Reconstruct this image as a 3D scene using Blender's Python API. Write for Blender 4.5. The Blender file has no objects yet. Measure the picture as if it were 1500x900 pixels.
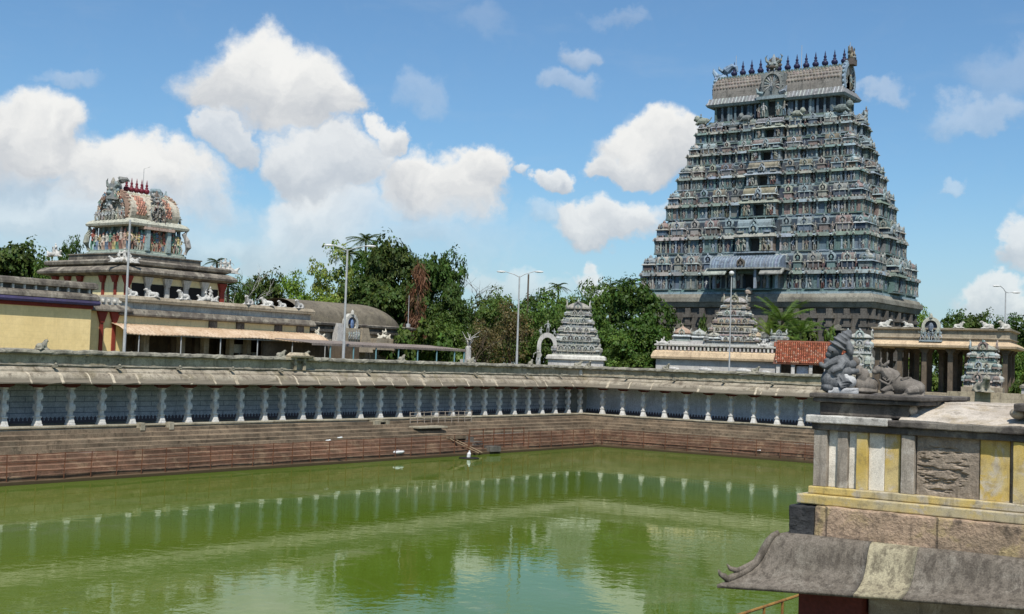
import bpy, bmesh, math, random
from mathutils import noise as mnoise
import numpy as np
from mathutils import Vector, Matrix
random.seed(7)
rng = np.random.default_rng(7)
R = math.radians
scene = bpy.context.scene
COL = scene.collection

# ------------------------------------------------------------------ camera
# The ground plan: X runs along the far wall of the tank, Y runs away from the tank behind that wall,
# the inner corner of the colonnades is the origin, water is z = 0.
FPX, PITCH, ROLL, YL = 1850.0, 0.0436, 0.0334, R(54.3)
E1 = np.array([math.sin(YL), -math.cos(YL)])
E2 = np.array([math.cos(YL), math.sin(YL)])
_c = np.array([2.92 * 2.6, 130.0])
EYE = np.array([-_c @ E1, -_c @ E2, 7.9])
def _g(w): return Vector((w[0] * E1[0] + w[1] * E1[1], w[0] * E2[0] + w[1] * E2[1], w[2]))
_r, _f, _u = (1, 0, 0), (0, math.cos(PITCH), math.sin(PITCH)), (0, -math.sin(PITCH), math.cos(PITCH))
_r, _f, _u = _g(_r), _g(_f), _g(_u)
_cr, _sr = math.cos(ROLL), math.sin(ROLL)
cam_data = bpy.data.cameras.new('camera')
cam = bpy.data.objects.new('camera', cam_data)
COL.objects.link(cam)
rx = _r * _cr + _u * _sr
ry = _r * -_sr + _u * _cr
rz = -_f
cam.matrix_world = Matrix(((rx[0], ry[0], rz[0], EYE[0]), (rx[1], ry[1], rz[1], EYE[1]), (rx[2], ry[2], rz[2], EYE[2]), (0, 0, 0, 1)))
cam_data.sensor_width = 36.0
cam_data.lens = 36.0 * FPX / 1500.0
cam_data.clip_start = 0.1
cam_data.clip_end = 6000
scene.camera = cam

def ray(u, v):
    a, b = u - 750.0, v - 450.0
    x, y = (a * _cr + b * _sr) / FPX, (-a * _sr + b * _cr) / FPX
    d = _f + _r * x - _u * y
    return np.array(d)
def on_z(u, v, z): r = ray(u, v); return EYE + r * ((z - EYE[2]) / r[2])
def on_y(u, v, y): r = ray(u, v); return EYE + r * ((y - EYE[1]) / r[1])
def on_x(u, v, x): r = ray(u, v); return EYE + r * ((x - EYE[0]) / r[0])
def at(u, v, D): r = ray(u, v); return EYE + r * (D / math.hypot(r[0], r[1]))

# ------------------------------------------------------------------ light
SUN_EL = R(57)
SUN_AZ = np.array([0.62, -0.785]); SUN_AZ /= np.linalg.norm(SUN_AZ)
sun_dir = Vector((SUN_AZ[0] * math.cos(SUN_EL), SUN_AZ[1] * math.cos(SUN_EL), math.sin(SUN_EL)))
sd = bpy.data.lights.new('sun', 'SUN')
sd.energy = 4.5
sd.angle = R(0.5)
sd.color = (1.0, 0.955, 0.88)
so = bpy.data.objects.new('sun', sd)
COL.objects.link(so)
so.location = (0, 0, 80)
so.rotation_euler = sun_dir.to_track_quat('Z', 'Y').to_euler()
scene.view_settings.view_transform = 'Standard'
scene.view_settings.look = 'None'
scene.view_settings.exposure = 0.27
scene.view_settings.gamma = 1.0

class NT:
    """small helper to write node trees"""
    def __init__(s, tree): s.t = tree
    def n(s, kind, **kw):
        nd = s.t.nodes.new(kind)
        for k, v in kw.items(): setattr(nd, k, v)
        return nd
    def put(s, sock, val):
        if val is None: return
        if hasattr(val, 'is_output') or isinstance(val, bpy.types.NodeSocket): s.t.links.new(val, sock)
        else: sock.default_value = val
    def m(s, op, a, b=None, c=None, clamp=False):
        nd = s.n('ShaderNodeMath', operation=op, use_clamp=clamp)
        s.put(nd.inputs[0], a); s.put(nd.inputs[1], b)
        if c is not None: s.put(nd.inputs[2], c)
        return nd.outputs[0]
    def vm(s, op, a, b=None):
        nd = s.n('ShaderNodeVectorMath', operation=op)
        s.put(nd.inputs[0], a); s.put(nd.inputs[1], b)
        return nd.outputs['Value'] if op in ('DOT_PRODUCT', 'LENGTH') else nd.outputs[0]
    def mix(s, f, a, b, blend='MIX'):
        nd = s.n('ShaderNodeMix', data_type='RGBA', blend_type=blend)
        s.put(nd.inputs[0], f)
        for k, x in ((6, a), (7, b)):
            if isinstance(x, (tuple, list)): x = (x[0], x[1], x[2], 1.0)
            s.put(nd.inputs[k], x)
        return nd.outputs[2]
    def noise(s, vec, scale, detail=4.0, rough=0.55, dist=0.0, out=0):
        nd = s.n('ShaderNodeTexNoise')
        s.put(nd.inputs['Vector'], vec); nd.inputs['Scale'].default_value = scale
        nd.inputs['Detail'].default_value = detail; nd.inputs['Roughness'].default_value = rough
        nd.inputs['Distortion'].default_value = dist
        return nd.outputs[out]
    def ramp(s, x, a, b, lo=0.0, hi=1.0):
        nd = s.n('ShaderNodeMapRange', interpolation_type='SMOOTHSTEP')
        s.put(nd.inputs[0], x); s.put(nd.inputs[1], a); s.put(nd.inputs[2], b)
        nd.inputs[3].default_value = lo; nd.inputs[4].default_value = hi
        return nd.outputs[0]
    def scale(s, vec, sx, sy, sz, off=(0, 0, 0)):
        nd = s.n('ShaderNodeMapping'); s.put(nd.inputs[0], vec)
        nd.inputs['Scale'].default_value = (sx, sy, sz); nd.inputs['Location'].default_value = off
        return nd.outputs[0]

# sky with cumulus clouds, all by direction
world = bpy.data.worlds.new('World')
scene.world = world
world.use_nodes = True
wt = NT(world.node_tree)
for nd in list(world.node_tree.nodes): world.node_tree.nodes.remove(nd)
sky = wt.n('ShaderNodeTexSky', sky_type='NISHITA')
sky.sun_disc = False
sky.sun_elevation = SUN_EL
sky.sun_rotation = math.atan2(SUN_AZ[0], SUN_AZ[1])
sky.air_density = 1.0; sky.dust_density = 0.7; sky.ozone_density = 1.6
SKY_STRENGTH = 0.1
def build_sky():
    geo = wt.n('ShaderNodeTexCoord').outputs['Generated']
    d = wt.vm('NORMALIZE', geo)
    fwd = Vector((_f[0], _f[1], 0)).normalized(); rgt = Vector((_r[0], _r[1], 0)).normalized()
    x = wt.vm('DOT_PRODUCT', d, tuple(rgt)); y = wt.vm('DOT_PRODUCT', d, tuple(fwd)); z = wt.vm('DOT_PRODUCT', d, (0, 0, 1))
    az = wt.m('ARCTAN2', x, y); el = wt.m('ARCSINE', z)
    cv = wt.n('ShaderNodeCombineXYZ'); wt.put(cv.inputs[0], az); wt.put(cv.inputs[1], el)
    p = cv.outputs[0]
    # warped position
    w1 = wt.noise(p, 9.0, 2.0, 0.5, out=1); w2 = wt.noise(p, 26.0, 5.0, 0.6, out=1)
    o1 = wt.vm('MULTIPLY', wt.vm('SUBTRACT', w1, (0.5, 0.5, 0.5)), (0.10, 0.07, 0))
    o2 = wt.vm('MULTIPLY', wt.vm('SUBTRACT', w2, (0.5, 0.5, 0.5)), (0.055, 0.05, 0))
    q = wt.vm('ADD', wt.vm('ADD', p, o1), o2)
    sp = wt.n('ShaderNodeSeparateXYZ'); wt.put(sp.inputs[0], q)
    qx, qy = sp.outputs[0], sp.outputs[1]
    def ae(u, v):
        r = ray(u, v); r = r / np.linalg.norm(r)
        return math.atan2(r @ np.array(rgt), r @ np.array(fwd)), math.asin(r[2])
    # u, v, ru, rv, opacity, brightness
    blobs = [(408, 130, 108, 76, 1, 1), (474, 150, 56, 52, .95, 1), (352, 215, 34, 36, .8, .9), (548, 208, 34, 30, .9, 1), (472, 246, 92, 52, .85, .88),
             (632, 280, 108, 58, .95, .95), (694, 256, 58, 50, 1, 1), (40, 190, 110, 70, 1, .93), (95, 185, 62, 52, 1, 1), (10, 262, 110, 30, .55, .7),
             (210, 266, 125, 56, .95, 1), (80, 312, 130, 40, .7, .9), (290, 300, 56, 34, .65, .95), (470, 330, 95, 52, .82, .95), (400, 372, 100, 32, .55, .92), (250, 372, 140, 34, .42, .85),
             (948, 216, 76, 58, 1, 1), (905, 240, 50, 26, .9, .95), (890, 330, 82, 36, .85, 1), (818, 268, 28, 20, .85, 1), (775, 252, 18, 14, .7, 1), (800, 318, 30, 16, .3, 1),
             (840, 80, 34, 24, .36, 1), (825, 128, 40, 20, .3, 1), (1285, 140, 30, 17, .3, 1), (1440, 178, 110, 26, .3, 1), (1490, 120, 70, 40, .2, 1),
             (1500, 365, 34, 42, .75, 1), (1480, 440, 60, 26, .7, .95), (720, 412, 120, 24, .42, .95), (620, 350, 60, 22, .5, .95), (860, 404, 40, 18, .7, 1), (1395, 295, 20, 10, .3, 1),
             (300, 345, 300, 60, .2, .95), (600, 350, 230, 58, .2, .95), (30, 330, 200, 60, .3, .9), (110, 100, 60, 14, .25, 1), (610, 140, 40, 30, .22, 1), (-160, 180, 140, 70, 1, 1), (-420, 300, 200, 60, .9, .95), (1750, 300, 160, 60, .9, 1), (2100, 150, 220, 90, 1, 1), (700, 55, 60, 30, .12, 1), (900, 18, 60, 14, .18, 1)]
    dens = None; bri = None; opq = None; ops = None
    for (u, v, ru, rv, o, b) in blobs:
        a, e = ae(u, v)
        dx = wt.m('MULTIPLY', wt.m('SUBTRACT', qx, a), FPX / ru / 1.2)
        ey = wt.m('SUBTRACT', qy, e)
        up = wt.m('MULTIPLY', wt.m('MAXIMUM', ey, 0.0), FPX / rv / 1.2)
        dn = wt.m('MULTIPLY', wt.m('MINIMUM', ey, 0.0), FPX / (rv * 0.95) / 1.2)
        dy = wt.m('ADD', up, dn)
        r2 = wt.m('ADD', wt.m('MULTIPLY', dx, dx), wt.m('MULTIPLY', dy, dy))
        k = wt.m('MULTIPLY', wt.m('SUBTRACT', 1.0, r2, clamp=True), min(1.0, .45 + .55 * o))
        # relative height in the cloud lights its top and greys its base
        sh = wt.m('MULTIPLY', wt.m('ADD', 0.60, wt.m('MULTIPLY', dy, 0.45)), b)
        kk = wt.m('MULTIPLY', k, k)
        kw = wt.m('MULTIPLY', kk, sh)
        dens = k if dens is None else wt.m('SMOOTH_MAX', dens, k, 0.08)
        bri = kw if bri is None else wt.m('ADD', bri, kw)
        opq = kk if opq is None else wt.m('ADD', opq, kk)
        ko = wt.m('MULTIPLY', kk, min(1.0, o * 1.05))
        ops = ko if ops is None else wt.m('ADD', ops, ko)
    fb = wt.m('ADD', wt.m('MULTIPLY', wt.noise(q, 26.0, 5.0, 0.6), 0.72), wt.m('MULTIPLY', wt.noise(q, 105.0, 5.0, 0.65), 0.28))
    dn2 = wt.m('ADD', dens, wt.m('MULTIPLY', wt.m('SUBTRACT', fb, 0.5), 0.95))
    alpha = wt.ramp(dn2, 0.0, 0.55)
    alpha = wt.m('MULTIPLY', alpha, wt.ramp(dens, 0.0, 0.12))
    alpha = wt.m('MULTIPLY', alpha, wt.ramp(dens, 0.0, 0.55, 0.35, 1.0))
    alpha = wt.m('MULTIPLY', alpha, wt.m('DIVIDE', wt.m('ADD', ops, 0.0002), wt.m('ADD', opq, 0.0004), clamp=True))
    lit = wt.m('DIVIDE', bri, wt.m('ADD', opq, 0.0005))
    # relief: compare noise with the noise a little higher up
    pu = wt.vm('ADD', q, (0.010, 0.016, 0))
    rel = wt.m('SUBTRACT', wt.noise(q, 22.0, 5.0, 0.55), wt.noise(pu, 22.0, 5.0, 0.55))
    lit = wt.m('ADD', lit, wt.m('MULTIPLY', rel, 0.85))
    lit = wt.ramp(lit, 0.12, 0.95)
    ccol = wt.mix(lit, (4.3, 4.6, 5.0), (7.5, 7.5, 7.35))
    # faint high veil and a paler band towards the horizon
    veil = wt.m('MULTIPLY', wt.ramp(wt.noise(wt.scale(p, 3.0, 11.0, 1.0), 2.2, 6.0, 0.6), 0.52, 0.85), 0.16)
    hz = wt.ramp(el, 0.0, 0.16, 0.42, 0.0)
    base = wt.mix(veil, wt.mix(1.0, sky.outputs[0], (0.66, 0.90, 1.05), 'MULTIPLY'), (5.0, 5.4, 5.8))
    base = wt.mix(hz, base, (4.3, 5.2, 6.1))
    below = wt.ramp(el, -0.02, 0.0)
    col = wt.mix(wt.m('MULTIPLY', alpha, below), base, ccol)
    bg = wt.n('ShaderNodeBackground'); wt.put(bg.inputs[0], col); bg.inputs[1].default_value = SKY_STRENGTH
    out = wt.n('ShaderNodeOutputWorld'); wt.t.links.new(bg.outputs[0], out.inputs[0])
build_sky()
try: scene.cycles.max_bounces = 6; scene.cycles.caustics_reflective = False; scene.cycles.caustics_refractive = False; scene.cycles.use_denoising = True
except Exception: pass

# ------------------------------------------------------------------ materials
def weather(name, base, alt=None, dark=(0.05, 0.045, 0.04), dark_amt=0.5, streak=0.4, size=1.0, rough=0.9, bump=0.25, fine=14.0,
            paint=False, tint=False, third=None, third_amt=0.4, low=None, spec=0.15, course=None, metal=0.0, grain=.22, sk=(.50, .72), vary=False):
    """weathered plaster, stone or paint; paint: per-face colours, third: a stain colour, low: (z0, z1, colour) moss line, course: brick joints"""
    m = bpy.data.materials.new(name); m.use_nodes = True
    t = NT(m.node_tree); bs = m.node_tree.nodes['Principled BSDF']
    co = t.n('ShaderNodeTexCoord').outputs['Object']
    if vary:
        ov = t.n('ShaderNodeObjectInfo'); rv = t.n('ShaderNodeCombineXYZ')
        for i in range(3): t.put(rv.inputs[i], t.m('MULTIPLY', ov.outputs['Random'], 37.0 + 11 * i))
        co = t.vm('ADD', co, rv.outputs[0])
    alt = alt or tuple(c * 0.75 for c in base)
    big = t.noise(co, 0.55 / size, 5.0, 0.6)
    if paint:
        at_ = t.n('ShaderNodeAttribute', attribute_name='paint')
        col = at_.outputs['Color']
        col = t.mix(t.ramp(big, 0.35, 0.65, 0.0, 0.25), col, base)
    else:
        col = t.mix(t.ramp(big, 0.38, 0.62), base, alt)
    if tint:
        oi = t.n('ShaderNodeObjectInfo'); col = t.mix(1.0, col, oi.outputs['Color'], 'MULTIPLY')
    if vary: col = t.mix(t.m('MULTIPLY', ov.outputs['Random'], 0.4), col, tuple(c * .72 for c in alt))
    if third:
        th = t.noise(t.scale(co, 1, 1, 1, (7, 3, 1)), 0.9 / size, 6.0, 0.65, 0.6)
        col = t.mix(t.m('MULTIPLY', t.ramp(th, 0.50, 0.62), third_amt), col, third)
    st = t.noise(t.scale(co, 2.2 / size, 2.2 / size, 0.28 / size), 1.6, 5.0, 0.65)
    sp = t.noise(t.scale(co, 1, 1, 1, (3, 9, 5)), 2.3 / size, 7.0, 0.7)
    dm = t.m('MULTIPLY', t.ramp(sp, 0.48, 0.70), dark_amt)
    sm = t.m('MULTIPLY', t.ramp(st, sk[0], sk[1]), streak)
    col = t.mix(t.m('MAXIMUM', dm, sm), col, dark)
    fn = t.noise(co, fine / size, 4.0, 0.7)
    col = t.mix(0.5, col, t.mix(1.0, col, t.n('ShaderNodeCombineColor').outputs[0], 'MULTIPLY')) if False else col
    g = t.ramp(fn, 0.25, 0.75, 1 - grain * 1.2, 1 + grain)
    gc = t.n('ShaderNodeCombineXYZ')
    for i in range(3): t.put(gc.inputs[i], g)
    col = t.mix(1.0, col, gc.outputs[0], 'MULTIPLY')
    hgt = fn
    if course:
        br = t.n('ShaderNodeTexBrick'); cv = t.n('ShaderNodeCombineXYZ'); s3 = t.n('ShaderNodeSeparateXYZ')
        t.put(s3.inputs[0], co); t.put(cv.inputs[0], t.m('ADD', s3.outputs[0], s3.outputs[1])); t.put(cv.inputs[1], s3.outputs[2])
        t.put(br.inputs['Vector'], cv.outputs[0]); br.inputs['Scale'].default_value = 1.0
        br.inputs['Brick Width'].default_value = course[0]; br.inputs['Row Height'].default_value = course[1]
        br.inputs['Mortar Size'].default_value = course[2]; br.inputs['Mortar Smooth'].default_value = 0.3
        col = t.mix(t.m('MULTIPLY', br.outputs['Fac'], course[3]), col, dark)
        hgt = t.m('SUBTRACT', fn, t.m('MULTIPLY', br.outputs['Fac'], 0.7))
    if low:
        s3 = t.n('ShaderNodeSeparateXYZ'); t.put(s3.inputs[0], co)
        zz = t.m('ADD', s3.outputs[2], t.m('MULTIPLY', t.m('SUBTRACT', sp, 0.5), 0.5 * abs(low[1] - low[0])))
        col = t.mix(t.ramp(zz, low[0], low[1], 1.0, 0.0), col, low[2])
    t.put(bs.inputs['Base Color'], col)
    t.put(bs.inputs['Roughness'], t.ramp(fn, 0.2, 0.8, max(0.05, rough - 0.1), min(1, rough + 0.08)))
    bs.inputs['Specular IOR Level'].default_value = spec; bs.inputs['Metallic'].default_value = metal
    bp = t.n('ShaderNodeBump'); bp.inputs['Strength'].default_value = bump; bp.inputs['Distance'].default_value = 0.05 * size
    t.put(bp.inputs['Height'], hgt); t.put(bs.inputs['Normal'], bp.outputs[0])
    return m

def plain(name, col, rough=0.7, metal=0.0, spec=0.2):
    m = weather(name, col, tuple(c * 0.85 for c in col), tuple(c * 0.4 for c in col), 0.3, 0.3, 0.6, rough, 0.08, metal=metal, spec=spec)
    return m

def leaf_mat(name):
    m = bpy.data.materials.new(name); m.use_nodes = True
    t = NT(m.node_tree); t.t.nodes.remove(t.t.nodes['Principled BSDF'])
    at_ = t.n('ShaderNodeAttribute', attribute_name='paint'); oi = t.n('ShaderNodeObjectInfo')
    col = t.mix(1.0, at_.outputs['Color'], oi.outputs['Color'], 'MULTIPLY')
    df = t.n('ShaderNodeBsdfDiffuse'); tr = t.n('ShaderNodeBsdfTranslucent'); gl = t.n('ShaderNodeBsdfGlossy')
    t.put(df.inputs[0], col); t.put(tr.inputs[0], t.mix(1.0, col, (1.15, 1.2, 0.6), 'MULTIPLY'))
    gl.inputs[0].default_value = (0.6, 0.65, 0.6, 1); gl.inputs[1].default_value = 0.45
    a = t.n('ShaderNodeMixShader'); a.inputs[0].default_value = 0.36
    t.t.links.new(df.outputs[0], a.inputs[1]); t.t.links.new(tr.outputs[0], a.inputs[2])
    b = t.n('ShaderNodeMixShader'); b.inputs[0].default_value = 0.012
    t.t.links.new(a.outputs[0], b.inputs[1]); t.t.links.new(gl.outputs[0], b.inputs[2])
    t.t.links.new(b.outputs[0], t.t.nodes['Material Output'].inputs[0])
    return m

def water_mat():
    m = bpy.data.materials.new('green_water'); m.use_nodes = True
    t = NT(m.node_tree); t.t.nodes.remove(t.t.nodes['Principled BSDF'])
    co = t.n('ShaderNodeTexCoord').outputs['Object']
    # algae in suspension: slow change of colour over tens of metres
    big = t.noise(t.scale(co, 0.028, 0.05, 1), 1.0, 4.0, 0.55)
    col = t.mix(t.ramp(big, 0.35, 0.68), (0.076, 0.122, 0.011), (0.102, 0.142, 0.022))
    sc = t.noise(t.scale(co, .12, .12, 1, (9, 2, 0)), 1.0, 8.0, 0.7, 1.2)
    col = t.mix(t.ramp(sc, .55, .66, 0, .7), col, (0.12, 0.15, 0.045))
    df = t.n('ShaderNodeBsdfDiffuse'); t.put(df.inputs[0], col)
    gl = t.n('ShaderNodeBsdfGlossy'); gl.inputs[1].default_value = 0.022; gl.inputs[0].default_value = (0.86, 0.96, 0.86, 1)
    r1 = t.noise(t.scale(co, 1, 1, 1), 1.5, 3.0, 0.55, 0.3)
    r2 = t.noise(t.scale(co, 1, 1, 1, (4, 1, 0)), 0.42, 2.0, 0.5)
    patch = t.ramp(t.noise(t.scale(co, 0.03, 0.03, 1, (2, 5, 0)), 1.0, 3.0, 0.5), 0.42, 0.62, 0.25, 1.0)
    h = t.m('ADD', t.m('MULTIPLY', t.m('MULTIPLY', r1, 0.019), patch), t.m('MULTIPLY', r2, 0.014))
    bp = t.n('ShaderNodeBump'); bp.inputs['Strength'].default_value = 0.5; bp.inputs['Distance'].default_value = 1.0
    t.put(bp.inputs['Height'], h)
    t.put(gl.inputs['Normal'], bp.outputs[0])
    fr = t.n('ShaderNodeFresnel'); fr.inputs[0].default_value = 1.33; t.put(fr.inputs[1], bp.outputs[0])
    f = t.m('MULTIPLY', fr.outputs[0], 0.93, clamp=True)
    mx = t.n('ShaderNodeMixShader'); t.put(mx.inputs[0], f)
    t.t.links.new(df.outputs[0], mx.inputs[1]); t.t.links.new(gl.outputs[0], mx.inputs[2])
    t.t.links.new(mx.outputs[0], t.t.nodes['Material Output'].inputs[0])
    return m

MT = dict(
    ground=weather('dusty_ground', (0.22, 0.17, 0.10), (0.10, 0.13, 0.05), dark_amt=0.3, streak=0.0, size=3),
    plinth=weather('gallery_stone', (0.40, 0.36, 0.27), (0.30, 0.27, 0.20), (0.06, 0.05, 0.035), 0.55, 0.3, 1.0, third=(0.20, 0.17, 0.11)),
    step_hi=weather('pale_step_stone', (0.245, 0.185, 0.125), (0.16, 0.12, 0.082), (0.055, 0.043, 0.03), 0.75, 0.5, 1.2, third=(0.16, 0.13, 0.09), third_amt=0.6, course=(2.4, 4.0, 0.015, 0.7)),
    step_lo=weather('red_step_stone', (0.195, 0.112, 0.072), (0.135, 0.084, 0.056), (0.055, 0.037, 0.026), 0.7, 0.5, 1.2, third=(0.27, 0.19, 0.12), third_amt=0.6, course=(2.1, 4.0, 0.015, 0.7), low=(0.05, 0.5, (0.07, 0.052, 0.028))),
    parapet=weather('lichen_plaster', (0.46, 0.39, 0.28), (0.33, 0.28, 0.195), (0.05, 0.043, 0.033), 0.75, 0.65, 1.3, third=(0.26, 0.22, 0.13), third_amt=0.45),
    coping=weather('blackened_coping', (0.30, 0.28, 0.22), (0.16, 0.15, 0.12), (0.035, 0.032, 0.028), 0.8, 0.2, 0.7, bump=0.6),
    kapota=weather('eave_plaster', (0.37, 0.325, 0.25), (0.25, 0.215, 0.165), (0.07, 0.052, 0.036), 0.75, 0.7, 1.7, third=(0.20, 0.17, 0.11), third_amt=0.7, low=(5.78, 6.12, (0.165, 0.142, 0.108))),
    joint=weather('pale_eave_joint', (0.52, 0.45, 0.34), (0.40, 0.34, 0.25), (0.10, 0.08, 0.06), 0.6, 0.6, 0.8),
    white=weather('white_column_paint', (0.74, 0.72, 0.68), (0.62, 0.60, 0.56), (0.20, 0.17, 0.15), 0.45, 0.5, 0.35, vary=True),
    blue_wall=weather('bluish_lime_wall', (0.55, 0.555, 0.58), (0.44, 0.445, 0.47), (0.13, 0.14, 0.17), 0.35, 0.35, 1.2, course=(2.2, 0.36, 0.03, 0.75)),
    blue_wall_flat=weather('bluish_lime_wall_smooth', (0.68, 0.70, 0.77), (0.58, 0.60, 0.66), (0.16, 0.17, 0.20), 0.3, 0.3, 1.2),
    motif=plain('maroon_motif', (0.15, 0.115, 0.115)),
    bracket=plain('maroon_bracket', (0.13, 0.035, 0.03)),
    rust=weather('rusty_iron', (0.17, 0.07, 0.035), (0.10, 0.045, 0.03), (0.03, 0.02, 0.015), 0.5, 0.3, 0.3, rough=0.8),
    rust_yel=weather('rusty_yellow_pipe', (0.30, 0.17, 0.045), (0.20, 0.10, 0.035), (0.07, 0.03, 0.02), 0.5, 0.3, 0.2, rough=0.7),
    iron_pale=plain('pale_painted_iron', (0.34, 0.29, 0.24)),
    galv=weather('galvanised_steel', (0.42, 0.43, 0.43), (0.34, 0.35, 0.35), (0.2, 0.19, 0.18), 0.2, 0.2, 0.6, rough=0.5, spec=0.4),
    lampglass=plain('lamp_housing', (0.62, 0.62, 0.60), 0.4),
    gop=weather('painted_stucco', (0.25, 0.25, 0.23), dark=(0.045, 0.045, 0.043), dark_amt=0.68, streak=0.6, size=1.6, paint=True, bump=0.3),
    shrine_paint=weather('sooty_painted_stucco', (0.38, 0.34, 0.27), dark=(0.055, 0.05, 0.045), dark_amt=0.72, streak=0.55, size=0.8, paint=True, bump=0.3),
    granite=weather('dark_granite', (0.165, 0.15, 0.128), (0.115, 0.105, 0.092), (0.03, 0.028, 0.026), 0.5, 0.5, 2.2, course=(2.6, 0.9, 0.02, 0.5)),
    ledge=weather('granite_ledge', (0.27, 0.255, 0.21), (0.19, 0.175, 0.14), (0.05, 0.045, 0.04), 0.5, 0.5, 2.0),
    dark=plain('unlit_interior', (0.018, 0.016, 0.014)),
    navy=plain('dark_blue_finial_paint', (0.022, 0.022, 0.06), 0.5),
    red_fin=plain('maroon_finial_paint', (0.16, 0.022, 0.035), 0.5),
    yellow=weather('pale_yellow_limewash', (0.88, 0.675, 0.325), (0.83, 0.63, 0.29), (0.50, 0.37, 0.17), 0.18, 0.2, 1.6, bump=0.12, fine=5, grain=.06, course=(3.0, 0.5, 0.012, 0.25)),
    cream=weather('cream_limewash', (0.78, 0.66, 0.38), (0.70, 0.60, 0.34), (0.30, 0.25, 0.16), 0.25, 0.3, 1.2, grain=.08),
    maroon=plain('maroon_pilaster_paint', (0.25, 0.045, 0.03)),
    purple=weather('purple_band_paint', (0.075, 0.065, 0.14), (0.06, 0.05, 0.10), dark_amt=0.5),
    soot=weather('sooty_cornice', (0.20, 0.175, 0.14), (0.11, 0.095, 0.08), (0.03, 0.027, 0.024), 0.7, 0.5, 1.0, third=(0.33, 0.30, 0.24), third_amt=0.6),
    greywhite=weather('greyed_whitewash', (0.55, 0.53, 0.47), (0.42, 0.40, 0.36), (0.08, 0.075, 0.07), 0.5, 0.6, 0.9),
    awning=weather('rusty_tin_awning', (0.56, 0.43, 0.30), (0.47, 0.34, 0.22), (0.18, 0.075, 0.035), 0.4, 0.65, 0.8, rough=0.7),
    tin=weather('grey_tin_roof', (0.24, 0.20, 0.17), (0.18, 0.15, 0.13), (0.08, 0.06, 0.05), 0.4, 0.4, 1.2, rough=0.65),
    vault=weather('brown_grey_vault', (0.185, 0.16, 0.12), (0.14, 0.12, 0.09), (0.035, 0.032, 0.028), 0.5, 0.5, 1.5, third=(0.22, 0.19, 0.13), third_amt=0.5, bump=0.5),
    stone=weather('warm_grey_stone', (0.40, 0.34, 0.25), (0.30, 0.25, 0.18), (0.07, 0.06, 0.05), 0.5, 0.5, 1.0, course=(1.6, 0.6, 0.015, 0.5)),
    pale_stone=weather('pale_grey_plaster', (0.52, 0.50, 0.46), (0.42, 0.40, 0.38), (0.14, 0.13, 0.12), 0.4, 0.4, 1.0),
    tan=weather('tan_eave', (0.56, 0.43, 0.28), (0.46, 0.35, 0.23), (0.16, 0.11, 0.07), 0.4, 0.5, 1.2),
    white_stat=weather('sooty_white_plaster', (0.62, 0.60, 0.55), (0.46, 0.445, 0.41), (0.08, 0.078, 0.075), 0.8, 0.6, 0.4, vary=True, bump=0.4),
    tile=weather('clay_tiles', (0.30, 0.10, 0.05), dark=(0.05, 0.03, 0.025), dark_amt=0.6, streak=0.3, size=0.7, paint=True),
    teal=plain('teal_post_paint', (0.16, 0.30, 0.33)),
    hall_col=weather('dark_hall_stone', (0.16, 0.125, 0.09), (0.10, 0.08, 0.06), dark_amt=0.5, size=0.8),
    bark=weather('bark', (0.12, 0.09, 0.06), (0.08, 0.06, 0.045), dark_amt=0.5, size=0.5),
    leaf=leaf_mat('leaves'),
    grey_stat=weather('dark_grey_statue_stone', (0.145, 0.15, 0.155), (0.10, 0.105, 0.11), (0.035, 0.035, 0.04), 0.5, 0.3, 0.22, bump=0.5, fine=22, third=(0.30, 0.30, 0.30), third_amt=0.35),
    brown_stat=weather('brown_grey_statue_stone', (0.215, 0.19, 0.165), (0.145, 0.128, 0.11), (0.048, 0.042, 0.037), 0.5, 0.3, 0.2, bump=0.5, fine=22, third=(0.30, 0.27, 0.23), third_amt=0.35),
    cream_stat=weather('sooty_cream_plaster', (0.60, 0.56, 0.46), (0.48, 0.44, 0.35), (0.09, 0.085, 0.075), 0.55, 0.3, 0.4, bump=0.4),
    pale_base=weather('whitewashed_base', (0.50, 0.50, 0.49), (0.36, 0.36, 0.36), (0.09, 0.09, 0.09), 0.5, 0.2, 0.2),
    plastic=plain('white_plastic', (0.75, 0.75, 0.74), 0.5),
    wood=plain('pale_plank', (0.34, 0.25, 0.16)),
)
water_m = water_mat()

# ------------------------------------------------------------------ mesh tools
class MB:
    def __init__(s): s.V = []; s.F = []; s.C = []; s.n = 0; s.paint = False
    def add(s, vf, c=None):
        v, f = vf
        s.V.append(np.asarray(v, float).reshape(-1, 3))
        n = s.n
        s.F.extend([tuple(i + n for i in q) for q in f])
        s.n += len(s.V[-1])
        if c is not None: s.paint = True
        s.C.extend([c if c is not None else (0.3, 0.3, 0.3)] * len(f))
        return s
    def build(s, name, mat, parent=None, smooth=False, loc=None, yaw=0.0):
        me = bpy.data.meshes.new(name)
        V = np.concatenate(s.V) if s.V else np.zeros((0, 3))
        me.from_pydata(V.tolist(), [], s.F)
        if s.paint:
            a = me.attributes.new('paint', 'FLOAT_COLOR', 'FACE')
            arr = np.ones((len(s.F), 4), np.float32); arr[:, :3] = np.array(s.C, np.float32)
            a.data.foreach_set('color', arr.ravel())
        if smooth: me.polygons.foreach_set('use_smooth', [True] * len(me.polygons))
        if mat: me.materials.append(MT[mat] if isinstance(mat, str) else mat)
        me.update()
        o = bpy.data.objects.new(name, me); COL.objects.link(o)
        if parent: o.parent = parent
        if loc is not None: o.location = loc
        if yaw: o.rotation_euler = (0, 0, yaw)
        return o

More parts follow.
